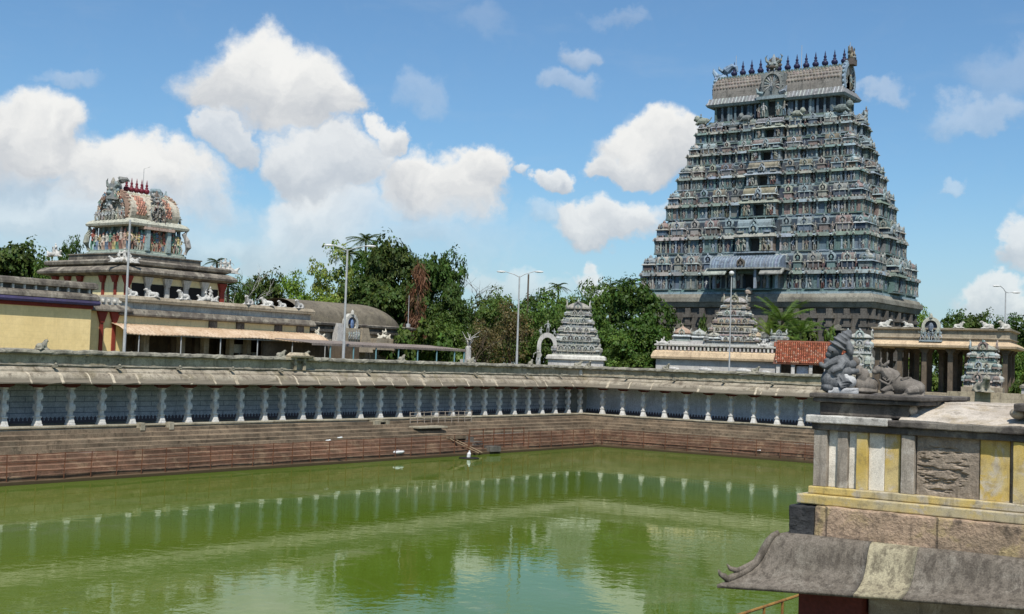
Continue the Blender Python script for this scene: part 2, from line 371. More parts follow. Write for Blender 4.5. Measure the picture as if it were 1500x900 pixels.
def box(x0, x1, y0, y1, z0, z1):
    v = [(x, y, z) for z in (z0, z1) for y in (y0, y1) for x in (x0, x1)]
    return v, [(0, 2, 3, 1), (4, 5, 7, 6), (0, 1, 5, 4), (2, 6, 7, 3), (0, 4, 6, 2), (1, 3, 7, 5)]
def cbox(cx, cy, z0, w, d, h): return box(cx - w / 2, cx + w / 2, cy - d / 2, cy + d / 2, z0, z0 + h)
def frustum(cx, cy, z0, z1, w0, d0, w1, d1):
    v = [(cx + sx * w / 2, cy + sy * d / 2, z) for (w, d, z) in ((w0, d0, z0), (w1, d1, z1)) for sy in (-1, 1) for sx in (-1, 1)]
    return v, [(0, 2, 3, 1), (4, 5, 7, 6), (0, 1, 5, 4), (2, 6, 7, 3), (0, 4, 6, 2), (1, 3, 7, 5)]
def lathe(prof, n=12, c=(0, 0, 0), sq=False, ph=0.0):
    v = []; f = []
    for r, z in prof:
        for k in range(n):
            a = 2 * math.pi * (k + ph) / n
            v.append((c[0] + r * math.cos(a), c[1] + r * math.sin(a), c[2] + z))
    m = len(prof)
    for i in range(m - 1):
        for k in range(n):
            f.append((i * n + k, i * n + (k + 1) % n, (i + 1) * n + (k + 1) % n, (i + 1) * n + k))
    f.append(tuple(range(n))[::-1]); f.append(tuple(range((m - 1) * n, m * n)))
    return v, f
def ell(c, r, nu=8, nv=6, rot=None):
    if not hasattr(r, '__len__'): r = (r, r, r)
    v = []; f = []
    for j in range(1, nv):
        t = math.pi * j / nv
        for i in range(nu):
            a = 2 * math.pi * i / nu
            v.append((r[0] * math.sin(t) * math.cos(a), r[1] * math.sin(t) * math.sin(a), r[2] * math.cos(t)))
    v += [(0, 0, r[2]), (0, 0, -r[2])]
    for j in range(nv - 2):
        for i in range(nu):
            f.append((j * nu + i, (j + 1) * nu + i, (j + 1) * nu + (i + 1) % nu, j * nu + (i + 1) % nu))
    T, B = len(v) - 2, len(v) - 1
    for i in range(nu):
        f.append((T, i, (i + 1) % nu)); f.append((B, (nv - 2) * nu + (i + 1) % nu, (nv - 2) * nu + i))
    V = np.array(v)
    if rot is not None: V = V @ np.array(rot).T
    return V + np.array(c), f
def tube(pts, rad, n=6):
    pts = [np.array(p, float) for p in pts]
    if not hasattr(rad, '__len__'): rad = [rad] * len(pts)
    v = []; f = []
    for i, p in enumerate(pts):
        d = pts[min(i + 1, len(pts) - 1)] - pts[max(i - 1, 0)]
        d = d / (np.linalg.norm(d) + 1e-9)
        a = np.cross(d, (0, 0, 1.0)) if abs(d[2]) < 0.95 else np.cross(d, (1.0, 0, 0))
        a /= np.linalg.norm(a); b = np.cross(d, a)
        for k in range(n):
            t = 2 * math.pi * k / n
            v.append(p + rad[i] * (a * math.cos(t) + b * math.sin(t)))
    for i in range(len(pts) - 1):
        for k in range(n):
            f.append((i * n + k, (i + 1) * n + k, (i + 1) * n + (k + 1) % n, i * n + (k + 1) % n))
    f.append(tuple(range(n))); f.append(tuple(range((len(pts) - 1) * n, len(pts) * n))[::-1])
    return v, f
def prism(poly, a0, a1, axis='x'):
    """closed polygon given in the plane across the axis: (y,z) for x, (x,z) for y, (x,y) for z"""
    n = len(poly); v = []
    for a in (a0, a1):
        for p, q in poly:
            v.append({'x': (a, p, q), 'y': (p, a, q), 'z': (p, q, a)}[axis])
    f = [tuple(range(n))[::-1], tuple(range(n, 2 * n))]
    f += [(i, (i + 1) % n, n + (i + 1) % n, n + i) for i in range(n)]
    return v, f
def mv(vf, loc=(0, 0, 0), yaw=0.0, s=1.0):
    V = np.asarray(vf[0], float) * (np.array(s) if hasattr(s, '__len__') else s)
    if yaw:
        c, k = math.cos(yaw), math.sin(yaw)
        V = np.stack([V[:, 0] * c - V[:, 1] * k, V[:, 0] * k + V[:, 1] * c, V[:, 2]], 1)
    return V + np.array(loc, float), vf[1]
def strip(prof, along, axis, jit=0.0, closed=True, mit0=0.0, mit1=0.0):
    """a moulding: prof is (offset, z) pairs across, along the stations; ends may be mitred by the offset"""
    n = len(prof); v = []; f = []
    m = len(along)
    jz = np.interp(np.arange(m), np.arange(0, m, 2), rng.normal(0, jit, len(range(0, m, 2)))) if jit else np.zeros(m)
    for i, a in enumerate(along):
        for o, z in prof:
            aa = a + (mit0 * o if i == 0 else 0) + (mit1 * o if i == m - 1 else 0)
            oo = o + (rng.normal(0, jit * 0.8) if jit else 0); zz = z + jz[i] + (rng.normal(0, jit * 0.5) if jit else 0)
            v.append((aa, oo, zz) if axis == 'x' else (oo, aa, zz))
    for i in range(m - 1):
        for k in range(n if closed else n - 1):
            f.append((i * n + k, i * n + (k + 1) % n, (i + 1) * n + (k + 1) % n, (i + 1) * n + k))
    if closed: f.append(tuple(range(n))[::-1]); f.append(tuple(range((m - 1) * n, m * n)))
    return v, f

def tag(o, label, cat, group=None):
    o['label'] = label; o['category'] = cat
    if group: o['group'] = group
    return o
def thing(name, label, cat, loc=(0, 0, 0), yaw=0.0, group=None):
    o = bpy.data.objects.new(name, None); COL.objects.link(o)
    o.location = loc; o.rotation_euler = (0, 0, yaw)
    return tag(o, label, cat, group)
def struct(o, kind='structure'): o['kind'] = kind; return o
def copy_tree(o, parent=None):
    c = o.copy(); COL.objects.link(c)
    if parent: c.parent = parent
    for ch in list(o.children): copy_tree(ch, c)
    return c
def remesh(o, voxel, it=4):
    m = o.modifiers.new('union', 'REMESH'); m.mode = 'VOXEL'; m.voxel_size = voxel; m.use_smooth_shade = True
    s = o.modifiers.new('soften', 'SMOOTH'); s.factor = 0.5; s.iterations = it
    return o
def bevel(o, w=0.012, seg=2):
    b = o.modifiers.new('worn_edges', 'BEVEL'); b.width = w; b.segments = seg; b.limit_method = 'ANGLE'; b.angle_limit = R(40)
    return o

# ================================================================== ground, water, steps
TX, TY = 63.0, -101.0            # the tank's far sides; its inner corner in view is the origin
def ring_pts(o, n=90):
    """points round the tank at distance o inside its edge"""
    x0, x1, y0, y1 = o, TX - o, TY + o, -o
    p = []
    for k in range(n): p.append((x0, y0 + (y1 - y0) * k / n))
    for k in range(n): p.append((x0 + (x1 - x0) * k / n, y1))
    for k in range(n): p.append((x1, y1 + (y0 - y1) * k / n))
    for k in range(n): p.append((x1 + (x0 - x1) * k / n, y0))
    return np.array(p)
def ring_mesh(levels, jit=0.02):
    mb = MB(); rings = []
    N = 360
    k = np.ones(5) / 5
    for o, z in levels:
        p = ring_pts(o); zz = np.convolve(np.concatenate([rng.normal(0, jit, N + 4)]), k, 'valid') * 1.6 + z
        oo = np.convolve(rng.normal(0, jit, N + 4), k, 'valid')[:, None] * 1.5
        c = np.array([TX / 2, TY / 2]); d = (c - p); d = d / np.linalg.norm(d, axis=1)[:, None]
        rings.append(np.column_stack([p + d * oo, zz]))
    f = []
    for i in range(len(rings) - 1):
        for j in range(N): f.append((i * N + j, i * N + (j + 1) % N, (i + 1) * N + (j + 1) % N, (i + 1) * N + j))
    mb.add((np.concatenate(rings), f))
    return mb
lv = [(0.30, 2.70), (0.78, 2.70), (0.78, 2.47), (1.25, 2.45), (1.25, 2.22), (1.95, 2.17), (1.95, 1.95), (2.40, 1.93), (2.40, 1.70), (2.85, 1.68), (2.85, 1.47)]
struct(ring_mesh(lv).build('upper_steps', 'step_hi'))
lv2 = [(2.853, 1.468), (3.30, 1.45), (3.30, 1.22), (3.74, 1.20), (3.74, 0.97), (4.18, 0.95), (4.18, 0.72), (4.60, 0.70), (4.60, 0.47), (5.0, 0.45), (5.0, 0.22), (5.3, 0.20), (5.3, -1.2)]
struct(ring_mesh(lv2).build('lower_steps', 'step_lo'))
B = 2600.0
g = MB()
o = [(-B, -B, 2.6), (B, -B, 2.6), (B, B, 2.6), (-B, B, 2.6)]
i_ = [(-0.31, TY - 0.3, 2.6), (TX + 0.3, TY - 0.3, 2.6), (TX + 0.3, 0.31, 2.6), (-0.31, 0.31, 2.6)]
g.add((o + i_, [(0, 1, 5, 4), (1, 2, 6, 5), (2, 3, 7, 6), (3, 0, 4, 7)]))
struct(g.build('ground', 'ground'))
w = MB(); w.add(([(4, TY + 4, 0), (TX - 4, TY + 4, 0), (TX - 4, -4, 0), (4, -4, 0)], [(0, 1, 2, 3)]))
struct(w.build('water', water_m))

# ================================================================== the colonnades
KAP = [(0.86, 5.58), (0.91, 5.60), (0.92, 5.68), (0.84, 5.76), (0.76, 5.85), (0.70, 5.97), (0.60, 6.12), (0.44, 6.25), (0.22, 6.32), (-0.10, 6.34), (-0.10, 5.70), (0.30, 5.72)]
SLAB = [(0.17, 6.32), (0.15, 6.42), (-0.10, 6.66), (-0.40, 6.70), (-0.40, 6.36), (0.0, 6.33)]
PAR = [(-0.13, 6.64), (-0.08, 6.67), (-0.08, 6.73), (-0.15, 6.76), (-0.15, 7.36), (-0.10, 7.38), (-0.10, 7.43), (-0.50, 7.43), (-0.50, 6.64)]
COP = [(-0.09, 7.42), (0.08, 7.44), (0.13, 7.52), (0.07, 7.66), (-0.10, 7.74), (-0.30, 7.74), (-0.50, 7.70), (-0.55, 7.55), (-0.52, 7.42)]
PLI = [(0.42, 2.94), (0.44, 2.90), (0.44, 2.83), (0.36, 2.80), (0.30, 2.78), (0.30, 2.55), (-3.0, 2.55), (-3.0, 2.93)]
def flip(p): return [(-a, z) for a, z in p]
def col_mb():
    m = MB()
    m.add(cbox(0, 0, 2.93, .50, .50, .12)); m.add(frustum(0, 0, 3.05, 3.12, .46, .46, .42, .42)); m.add(frustum(0, 0, 3.12, 3.46, .44, .44, .30, .30))
    z = 3.46
    for k, (h, wd) in enumerate(((.10, .36), (.30, .29), (.09, .36), (.26, .40), (.09, .35), (.28, .29), (.09, .35), (.24, .40), (.09, .34), (.22, .29))):
        if wd < .34: m.add(lathe([(wd * .64, 0), (wd * .61, h * .5), (wd * .64, h)], 8, (0, 0, z), ph=.5))
        else: m.add(cbox(0, 0, z, wd * 1.12, wd * 1.12, h))
        z += h
    m.add(frustum(0, 0, z, 5.36, .30, .30, .44, .44))
    return m
def brk_mb(axis):
    m = MB(); L = .55
    pr = [(-L, 5.60), (-L, 5.48), (-L * .6, 5.40), (-.2, 5.34), (.2, 5.34), (L * .6, 5.40), (L, 5.48), (L, 5.60)]
    m.add(prism(pr, -.22, .22, 'x' if axis == 'y' else 'y'))
    return m
col0 = bevel(col_mb().build('column', 'white'), .012, 1)
colR = bevel(col_mb().build('column', 'white'), .012, 1)
bk0 = brk_mb('y').build('bracket', 'bracket', col0)
bkR = brk_mb('x').build('bracket', 'bracket', colR)

def border(m, spots, axis, sign):
    for a in spots:
        tri = [(a - .13, 3.08), (a + .13, 3.08), (a + .10, 3.24), (a, 3.36), (a - .10, 3.24)]
        m.add(prism(tri, sign * 2.592, sign * 2.60, 'x' if axis == 'y' else 'y'))
    return m

gl = thing('colonnade', 'long white-columned gallery with lichened parapet along the left side of the tank', 'colonnade')
Ys = [-0.2, -2.46, -4.86, -7.2, -9.52, -11.88, -14.25, -16.59, -18.98, -21.38, -23.73, -26.09, -28.53, -31.04, -33.44, -36.0, -38.2, -39.98, -42.15, -43.96, -46.32,
      -48.73, -51.13, -53.44, -55.9, -58.29, -60.63, -63.0, -65.34, -67.7, -70.1, -72.5, -74.9, -77.3]
LY = -79.0
st = lambda a, b, s: list(np.arange(a, b, s)) + [b]
MB().add(strip(PLI, st(LY, 0, 2.4), 'y', .008, mit1=-1)).build('plinth', 'plinth', gl)
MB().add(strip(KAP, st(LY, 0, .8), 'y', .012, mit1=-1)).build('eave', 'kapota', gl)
MB().add(strip(SLAB, st(LY, 0, 1.2), 'y', .01, mit1=-1)).build('roof_slab', 'kapota', gl)
MB().add(strip(PAR, st(LY, 0, 2.4), 'y', .006, mit1=-1)).build('parapet', 'parapet', gl)
MB().add(strip(COP, st(LY, 0, .3), 'y', .022, mit1=-1)).build('coping', 'coping', gl)
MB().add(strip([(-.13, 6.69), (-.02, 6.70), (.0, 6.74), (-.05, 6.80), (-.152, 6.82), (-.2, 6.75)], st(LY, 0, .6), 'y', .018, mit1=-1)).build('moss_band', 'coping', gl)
def joints(parent, spots, axis):
    P = [(o + .012, z + .006) for o, z in KAP[1:10]]; first = None
    for a in spots:
        w_ = rng.uniform(.05, .16)
        if axis == 'y': MB().add(strip(P, [a - w_, a + w_ * rng.uniform(.3, 1)], 'y', .006, closed=False)).build('eave_joint', 'joint', parent)
        else: MB().add(strip(flip(P), [a - w_, a + w_ * rng.uniform(.3, 1)], 'x', .006, closed=False)).build('eave_joint', 'joint', parent)
joints(gl, [y for y in np.arange(-77, -1.5, 2.1) + rng.uniform(-.35, .35, 36) if rng.random() < .8], 'y')
m = MB(); m.add(box(-2.9, -2.6, LY, 2.6, 2.90, 6.36)); m.build('back_wall', 'blue_wall', gl)
m = MB(); m.add(box(-2.9, -0.12, LY, 2.9, 6.36, 6.44)); m.build('roof', 'plinth', gl)
m = MB(); m.add(box(-0.42, -0.02, LY, -.45, 5.602, 5.80)); m.build('beam', 'bracket', gl)
m = MB(); m.add(box(-2.598, -2.585, LY, 2.3, 2.935, 3.10)); border(m, np.arange(LY, 2.2, .31), 'y', -1); m.build('painted_border', 'motif', gl)
for k, y in enumerate(Ys):
    c = col0 if k == 0 else copy_tree(col0)
    c.parent = gl; c.location = (-.21, y - (0 if k else .0), 0)
# spouts, drain and small blocks
sp = MB(); sp.add(prism([(-.05, 6.60), (.34, 6.60), (.40, 6.68), (.36, 6.78), (.20, 6.76), (.10, 6.74), (-.05, 6.76)], -.09, .09, 'y')); sp.add(ell((.30, 0, 6.82), (.12, .09, .10), 6, 5))
def spouts(parent, spots, axis):
    first = None
    for a in spots:
        if first is None: o = first = sp.build('spout', 'coping', parent)
        else: o = first.copy(); COL.objects.link(o); o.parent = parent
        o.location = (0, a, 0) if axis == 'y' else (a, 0, 0)
        if axis == 'x': o.rotation_euler = (0, 0, -math.pi / 2)
spouts(gl, [-62.2, -57.4, -52.4, -47.6, -42.8, -33.0, -26.0, -18.5, -10.5, -4.5], 'y')
m = MB(); m.add(box(.30, 1.0, -32.9, -32.2, 2.2, 2.78)); m.add(box(.30, 1.02, -31.5, -31.1, 2.2, 2.78)); m.add(box(.3, .98, -32.2, -31.5, 2.66, 2.8)); m.build('drain_block', 'plinth', gl)
MB().add(box(.32, .8, -32.2, -31.5, 2.2, 2.65)).build('drain_mouth', 'dark', gl)
for y in (-55.75, -53.35): MB().add(cbox(.62, y, 2.55, .5, .34, .5)).build('stair_block', 'plinth', gl)
m = MB()
m.add(cbox(-.12, -41.2, 6.72, .5, .28, 1.0)); m.add(cbox(-.12, -40.2, 6.72, .5, .28, 1.0)); m.add(box(-.40, -.30, -41.1, -40.3, 6.72, 7.7))
m.add(frustum(-.12, -40.7, 7.70, 7.86, 1.0, 2.3, 1.1, 2.4)); m.add(frustum(-.12, -40.7, 7.86, 8.08, .9, 1.7, .6, 1.3)); m.add(cbox(-.12, -41.85, 7.5, .7, .7, .22)); m.add(cbox(-.12, -39.55, 7.5, .7, .7, .22))
bevel(m.build('niche', 'parapet', gl), .03)
disc = MB(); disc.add(lathe([(.30, 0), (.30, .04)], 16))
dd = disc.build('roundel', 'white', gl); dd.rotation_euler = (0, R(90), 0); dd.location = (-.155, -.35, 7.05)

gr = thing('colonnade', 'shorter colonnade with maroon column brackets along the far side of the tank', 'colonnade')
RXE = 28.6
Xs = [2.28, 4.66, 7.04, 9.43, 11.82, 14.2, 16.58, 18.93, 21.29, 23.62, 26.0, 28.3]
MB().add(strip(flip(PLI), st(0, 60, 2.4), 'x', .008, mit0=-1)).build('plinth', 'plinth', gr)
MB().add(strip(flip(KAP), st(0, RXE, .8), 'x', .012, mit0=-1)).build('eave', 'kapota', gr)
MB().add(strip(flip(SLAB), st(0, RXE, 1.2), 'x', .01, mit0=-1)).build('roof_slab', 'kapota', gr)
MB().add(strip(flip(PAR), st(0, RXE, 2.4), 'x', .006, mit0=-1)).build('parapet', 'parapet', gr)
MB().add(strip(flip(COP), st(0, RXE, .3), 'x', .022, mit0=-1)).build('coping', 'coping', gr)
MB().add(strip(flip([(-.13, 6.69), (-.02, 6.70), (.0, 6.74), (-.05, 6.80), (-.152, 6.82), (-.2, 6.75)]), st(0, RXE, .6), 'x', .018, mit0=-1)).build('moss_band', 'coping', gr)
joints(gr, [3.4, 5.9, 8.4, 13.6, 19.5, 20.1, 21.6], 'x')
m = MB(); m.add(box(-2.59, RXE, 2.6, 2.9, 2.90, 6.355)); m.add(box(RXE - .25, RXE - .02, .5, 2.6, 2.9, 6.355)); m.build('back_wall', 'blue_wall_flat', gr)
m = MB(); m.add(box(-.12, RXE, .12, 2.9, 6.355, 6.435)); m.build('roof', 'plinth', gr)
m = MB(); m.add(box(.45, RXE, .02, .42, 5.602, 5.80)); m.build('beam', 'bracket', gr)
m = MB(); m.add(box(-2.5, RXE - .3, 2.585, 2.598, 2.935, 3.10)); border(m, np.arange(-2.3, RXE - .4, .31), 'x', 1); m.build('painted_border', 'motif', gr)
for k, x in enumerate(Xs):
    c = colR if k == 0 else copy_tree(colR)
    c.parent = gr; c.location = (x, .21, 0)
spouts(gr, [5.2, 10.6, 15.9, 20.9, 25.8], 'x')

# ================================================================== railings and the landing
def railing(name, label, spots, base, axis, zs, top, r=.028, mat='rust'):
    t = thing(name, label, 'railing', (base, spots[0], zs) if axis == 'y' else (spots[0], base, zs))
    p0 = None
    for a in spots:
        if p0 is None: p0 = o = MB().add(tube([(0, 0, 0), (0, 0, top)], r * 1.15, 5)).build('post', mat, t)
        else: o = p0.copy(); COL.objects.link(o); o.parent = t
        o.location = (0, a - spots[0], 0) if axis == 'y' else (a - spots[0], 0, 0)
        o.rotation_euler = (rng.normal(0, .02), rng.normal(0, .02), 0)
    for z in (top * .34, top * .66, top * .97):
        pts = [((0, a - spots[0], z + rng.normal(0, .02)) if axis == 'y' else (a - spots[0], 0, z + rng.normal(0, .02))) for a in spots]
        MB().add(tube(pts, r * .8, 5)).build('rail', mat, t)
    return t
railing('tank_railing', 'long rusty railing along the lowest steps under the left gallery', list(np.arange(-77.6, -25.5, 1.85)), 5.15, 'y', .2, 1.55)
railing('tank_railing', 'rusty railing on the lowest steps between the landing and the tank corner', list(np.arange(-17.0, -5.2, 1.85)), 5.15, 'y', .2, 1.55)
railing('tank_railing', 'rusty railing along the lowest steps of the far wall', list(np.arange(5.6, 57, 2.3)), -5.15, 'x', .2, 1.55)
railing('landing_railing', 'pale thin railing at the head of the bathing steps', list(np.linspace(-28.6, -20.2, 10)), 1.1, 'y', 2.45, 1.0, .03, 'iron_pale')
railing('landing_railing', 'dark rusty railing standing round the broken landing at the water', [-25.4, -23.4, -22.0, -20.4, -19.2, -17.4], 4.95, 'y', .4, 1.75, .04)
t = thing('broken_landing', 'broken dark stone landing on the bathing steps', 'landing', (3.4, -25, 0))
m = MB(); m.add(mv(box(-1.4, .6, -1.4, .9, 1.3, 1.62), (0, 0, 0), .05)); m.build('slab', 'step_hi', t)
m = MB(); m.add(mv(cbox(0.7, 1.6, .5, 1.2, 1.5, .5), (0, 0, 0), .2)); m.add(mv(cbox(1.2, 2.9, .2, 1.0, 1.3, .45), (0, 0, 0), -.15)); m.add(cbox(.2, .9, .9, .9, 1.0, .55)); m.build('block', 'granite', t)
m = MB(); m.add(mv(box(-.5, .6, -4.2, -.6, 1.86, 2.0), (-1.2, 0, .3), -.06)); m.build('slab', 'plinth', t)
for (a, b, lab) in (((3.6, -26.2, 1.35), (5.6, -24.4, .12), 'upper pale plank leaning down the bathing steps to the water'), ((3.9, -26.7, 1.25), (5.7, -25.0, .10), 'lower pale plank leaning down the bathing steps to the water')):
    A, Bp = np.array(a), np.array(b); d = (Bp - A); n = np.cross(d, (0, 0, 1)); n = n / np.linalg.norm(n) * .11; up = np.array((0, 0, .06))
    v = [A - n, A + n, Bp + n, Bp - n]; v = [p + up for p in v] + [p + 2 * up for p in v]
    o = MB().add((np.array(v) - A, [(0, 1, 2, 3), (7, 6, 5, 4), (0, 4, 5, 1), (1, 5, 6, 2), (2, 6, 7, 3), (3, 7, 4, 0)])).build('plank', 'wood', loc=tuple(A)); tag(o, lab, 'plank', 'planks at the landing')
m = MB(); m.add(ell((0, 0, .1), (.28, .55, .18), 10, 7)); m.add(ell((0.1, .4, .14), (.16, .22, .14), 8, 6))
p = on_x(583, 662, 4.8)
o = tag(remesh(m.build('plastic_bag', 'plastic', loc=(4.8, p[1], .46)), .05), 'white plastic bag dropped on a low red step left of the landing', 'bag')
p = on_z(687, 672, 0)
t = thing('float', 'small dark float with a white bottle lying by the landing rail', 'float', (p[0], p[1], 0))
m = MB(); m.add(lathe([(.75, -.05), (.85, .03), (.8, .09), (.3, .11)], 14)); m.build('raft', 'dark', t)
m = MB(); m.add(tube([(-.05, 0, .1), (-.02, .02, .40), (0, .03, .52), (.0, .03, .64)], [.15, .16, .07, .06], 8)); m.build('bottle', 'plastic', t)
for (u, v, z, lab) in ((497, 642, 1.95, 'pale scrap of litter on the upper steps below the left gallery'), (480, 646, 1.7, 'tiny white scrap on a step beside the railing'), (57, 668, 1.22, 'white scrap of litter on the lower steps at the far left'), (1111, 661, .7, 'white scrap of litter on the far wall steps')):
    p = on_z(u, v, z)
    m = MB(); m.add(ell((0, 0, .03), (.14, .2, .05), 6, 5)); m.add(ell((.1, .1, .05), (.09, .12, .06), 6, 5))
    tag(m.build('litter', 'plastic', loc=(p[0], p[1], z)), lab, 'litter', 'litter on the steps')

# ================================================================== carved modules for the towers
PAL = dict(blue=(.13, .21, .30), teal=(.15, .27, .26), lblue=(.33, .42, .47), cream=(.47, .43, .34), white=(.54, .54, .51), pink=(.36, .22, .18), ochre=(.34, .26, .14),
           grey=(.27, .28, .27), dblue=(.04, .07, .14), brown=(.16, .10, .075), green=(.20, .29, .22), skin=(.44, .33, .24), red=(.26, .07, .05), black=(.03, .03, .032))
for _k, _c in PAL.items():
    _l = sum(_c) / 3
    PAL[_k] = tuple((.60 * x + .36 * _l * k_) * .78 for x, k_ in zip(_c, (.87, 1.03, 1.06))) if _k not in ('black',) else _c
def jit(c, a=.18):
    k = 1 + rng.uniform(-a, a)
    return tuple(max(.01, x * k * (1 + rng.uniform(-.06, .06))) for x in c)
def pick(*names): return jit(PAL[names[rng.integers(len(names))]])

def figure(h=1.6, cols=None, pose=None):
    """a small standing stucco figure, feet at the origin, facing -Y; list of (shape, colour)"""
    pose = rng.integers(4) if pose is None else pose
    body, cloth, crown = cols or (pick('skin', 'pink', 'lblue', 'cream', 'grey', 'cream', 'white'), pick('red', 'ochre', 'cream', 'blue', 'pink', 'white', 'cream', 'skin'), pick('ochre', 'cream', 'grey'))
    h *= rng.uniform(.84, 1.1); s = h / 1.75; lean = (-.06, .06, .0, .03)[pose]
    P = []
    P.append((tube([(-.10, 0, 0), (-.13, -.02, .42), (-.08 + lean, 0, .82)], [.07, .085, .12], 5), cloth))
    P.append((tube([(.12, 0, 0), (.16 if pose != 1 else .30, -.06, .42), (.08 + lean, 0, .82)], [.07, .085, .12], 5), cloth))
    P.append((tube([(lean, 0, .74), (lean, 0, .90), (lean * .3, 0, 1.12), (0, 0, 1.30), (0, 0, 1.38)], [.17, .15, .15, .19, .06], 6), body))
    P.append((ell((0, -.01, 1.47), (.10, .11, .12), 6, 5), body))
    P.append((tube([(0, 0, 1.53), (0, 0, 1.64), (0, 0, 1.80)], [.12, .09, .03], 6), crown))
    arms = [((.20, 0, 1.28), (.34, -.05, 1.02), (.26, -.16, .86)), ((.20, 0, 1.28), (.40, -.04, 1.15), (.46, -.10, 1.42)), ((.20, 0, 1.28), (.30, -.1, 1.05), (.08, -.2, 1.10)), ((.20, 0, 1.28), (.42, 0, 1.10), (.44, -.05, .80))]
    for sx in (-1, 1):
        a = arms[(pose + (sx > 0)) % 4]
        P.append((tube([(sx * x, y, z) for x, y, z in a], [.065, .05, .045], 5), body))
    return [((np.asarray(v) * s, f), c) for (v, f), c in P]
def nasi(r, t=.12):
    """horseshoe arch disc standing in the XZ plane, foot at z = 0, facing -Y"""
    out = []; n = 14
    def ringpts(k): return [(k * r * math.cos(a) * 1.0, k * r * math.sin(a) * 1.08 + r * .8) for a in np.linspace(-.75, math.pi + .75, n)]
    a, b = ringpts(1.0), ringpts(.66)
    v = []; f = []
    for (x, z) in a: v += [(x, 0, z), (x, t, z)]
    for (x, z) in b: v += [(x, -.03, z), (x, t, z)]
    for i in range(n - 1):
        f.append((2 * i, 2 * i + 2, 2 * n + 2 * i + 2, 2 * n + 2 * i)); f.append((2 * i, 2 * i + 1, 2 * i + 3, 2 * i + 2)); f.append((2 * n + 2 * i, 2 * n + 2 * i + 2, 2 * n + 2 * i + 3, 2 * n + 2 * i + 1))
    out.append(((v, f), 'rim'))
    c = [(x, t * .6, z) for x, z in b]
    out.append(((c, [tuple(range(n))]), 'core'))
    out.append((ell((0, -.02, r * .75), (r * .28, .12, r * .5), 6, 5), 'fig'))
    out.append((tube([(0, 0, r * 1.78), (0, 0, r * 2.1), (0, 0, r * 2.3)], [r * .2, r * .16, .02], 6), 'rim'))
    return out
def vault(L, d, h, n=9, ends=True):
    """barrel roof along X, eave at z = 0, depth d, bulging a little"""
    pr = []
    for a in np.linspace(0, math.pi, n): pr.append((-math.cos(a) * d / 2 * (1 + .10 * math.sin(2 * a) ** 2), h * math.sin(a) ** .85))
    return prism(pr, -L / 2, L / 2, 'x')
def place(mb, parts, loc, yaw=0, s=1.0, cmap=None):
    for vf, c in parts:
        if isinstance(c, str): c = (cmap or {}).get(c) or pick('lblue', 'cream', 'grey')
        mb.add(mv(vf, loc, yaw, s), c)
def pil(h, w=.2):
    c = pick('lblue', 'teal', 'cream', 'blue', 'teal')
    return [(cbox(0, 0, 0, w * 1.3, w * 1.3, h * .10), c), (cbox(0, 0, h * .1, w, w, h * .66), c), (frustum(0, 0, h * .76, h * .84, w * .8, w * .8, w * 1.5, w * 1.5), c), (cbox(0, 0, h * .84, w * 1.9, w * 1.4, h * .16), jit(c))]
def sala(w, d, h):
    A, Bc, Cc = pick('lblue', 'cream', 'blue', 'teal', 'grey'), pick('pink', 'lblue', 'grey', 'teal', 'ochre', 'brown', 'cream'), pick('cream', 'lblue', 'white')
    P = [(cbox(0, 0, 0, w * .9, d * .8, h * .40), pick('dblue', 'blue', 'brown', 'grey'))]
    for k in np.linspace(-w * .40, w * .40, max(2, int(w / .55))): P.append((cbox(k, -d * .42, 0, .13, .1, h * .38), A))
    P += [(frustum(0, 0, h * .38, h * .48, w * 1.02, d * 1.04, w * .92, d * .9), Cc), (mv(vault(w * .92, d * .92, h * .45), (0, 0, h * .48)), Bc)]
    for k in (-w * .25, 0, w * .25): P.append((tube([(k, 0, h * .92), (k, 0, h * 1.0), (k, 0, h * 1.1)], [.06, .08, .015], 5), A))
    r = h * .26
    for vf, c in nasi(r, .1): P.append((mv(vf, (0, -d * .50, h * .40)), {'rim': Cc, 'core': jit(PAL['dblue']), 'fig': A}[c]))
    for sx in (-1, 1):
        for vf, c in nasi(h * .22, .08): P.append((mv(mv(vf, (0, 0, 0), sx * math.pi / 2), (sx * w * .47, 0, h * .46)), {'rim': Cc, 'core': Bc, 'fig': A}[c]))
    return P
def kuta(w, h):
    A, Bc, Cc = pick('lblue', 'cream', 'blue', 'teal'), pick('pink', 'lblue', 'grey', 'teal', 'cream'), pick('cream', 'lblue', 'white')
    P = [(cbox(0, 0, 0, w * .82, w * .82, h * .36), pick('blue', 'grey', 'brown', 'dblue'))]
    for sx in (-1, 1):
        for sy in (-1, 1): P.append((cbox(sx * w * .38, sy * w * .38, 0, .14, .14, h * .36), A))
    P += [(frustum(0, 0, h * .35, h * .45, w * 1.04, w * 1.04, w * .85, w * .85), Cc)]
    P.append((lathe([(w * .46, h * .45), (w * .52, h * .56), (w * .44, h * .70), (w * .25, h * .82), (w * .10, h * .88), (w * .12, h * .93), (.02, h * 1.06)], 8, ph=.5), Bc))
    for a in range(4):
        for vf, c in nasi(h * .19, .07): P.append((mv(mv(vf, (0, -w * .46, h * .40)), (0, 0, 0), a * math.pi / 2), {'rim': Cc, 'core': jit(PAL['dblue']), 'fig': A}[c]))
    return P
def panjara(w, h):
    A, Cc = pick('lblue', 'cream', 'blue', 'teal', 'pink'), pick('cream', 'lblue', 'grey')
    P = [(cbox(0, .1, 0, w * .8, .5, h * .4), A), (cbox(0, .05, h * .38, w, .6, h * .07), Cc)]
    for vf, c in nasi(min(w * .52, h * .30), .3): P.append((mv(vf, (0, -.1, h * .42)), {'rim': Cc, 'core': jit(PAL['dblue']), 'fig': A}[c]))
    return P
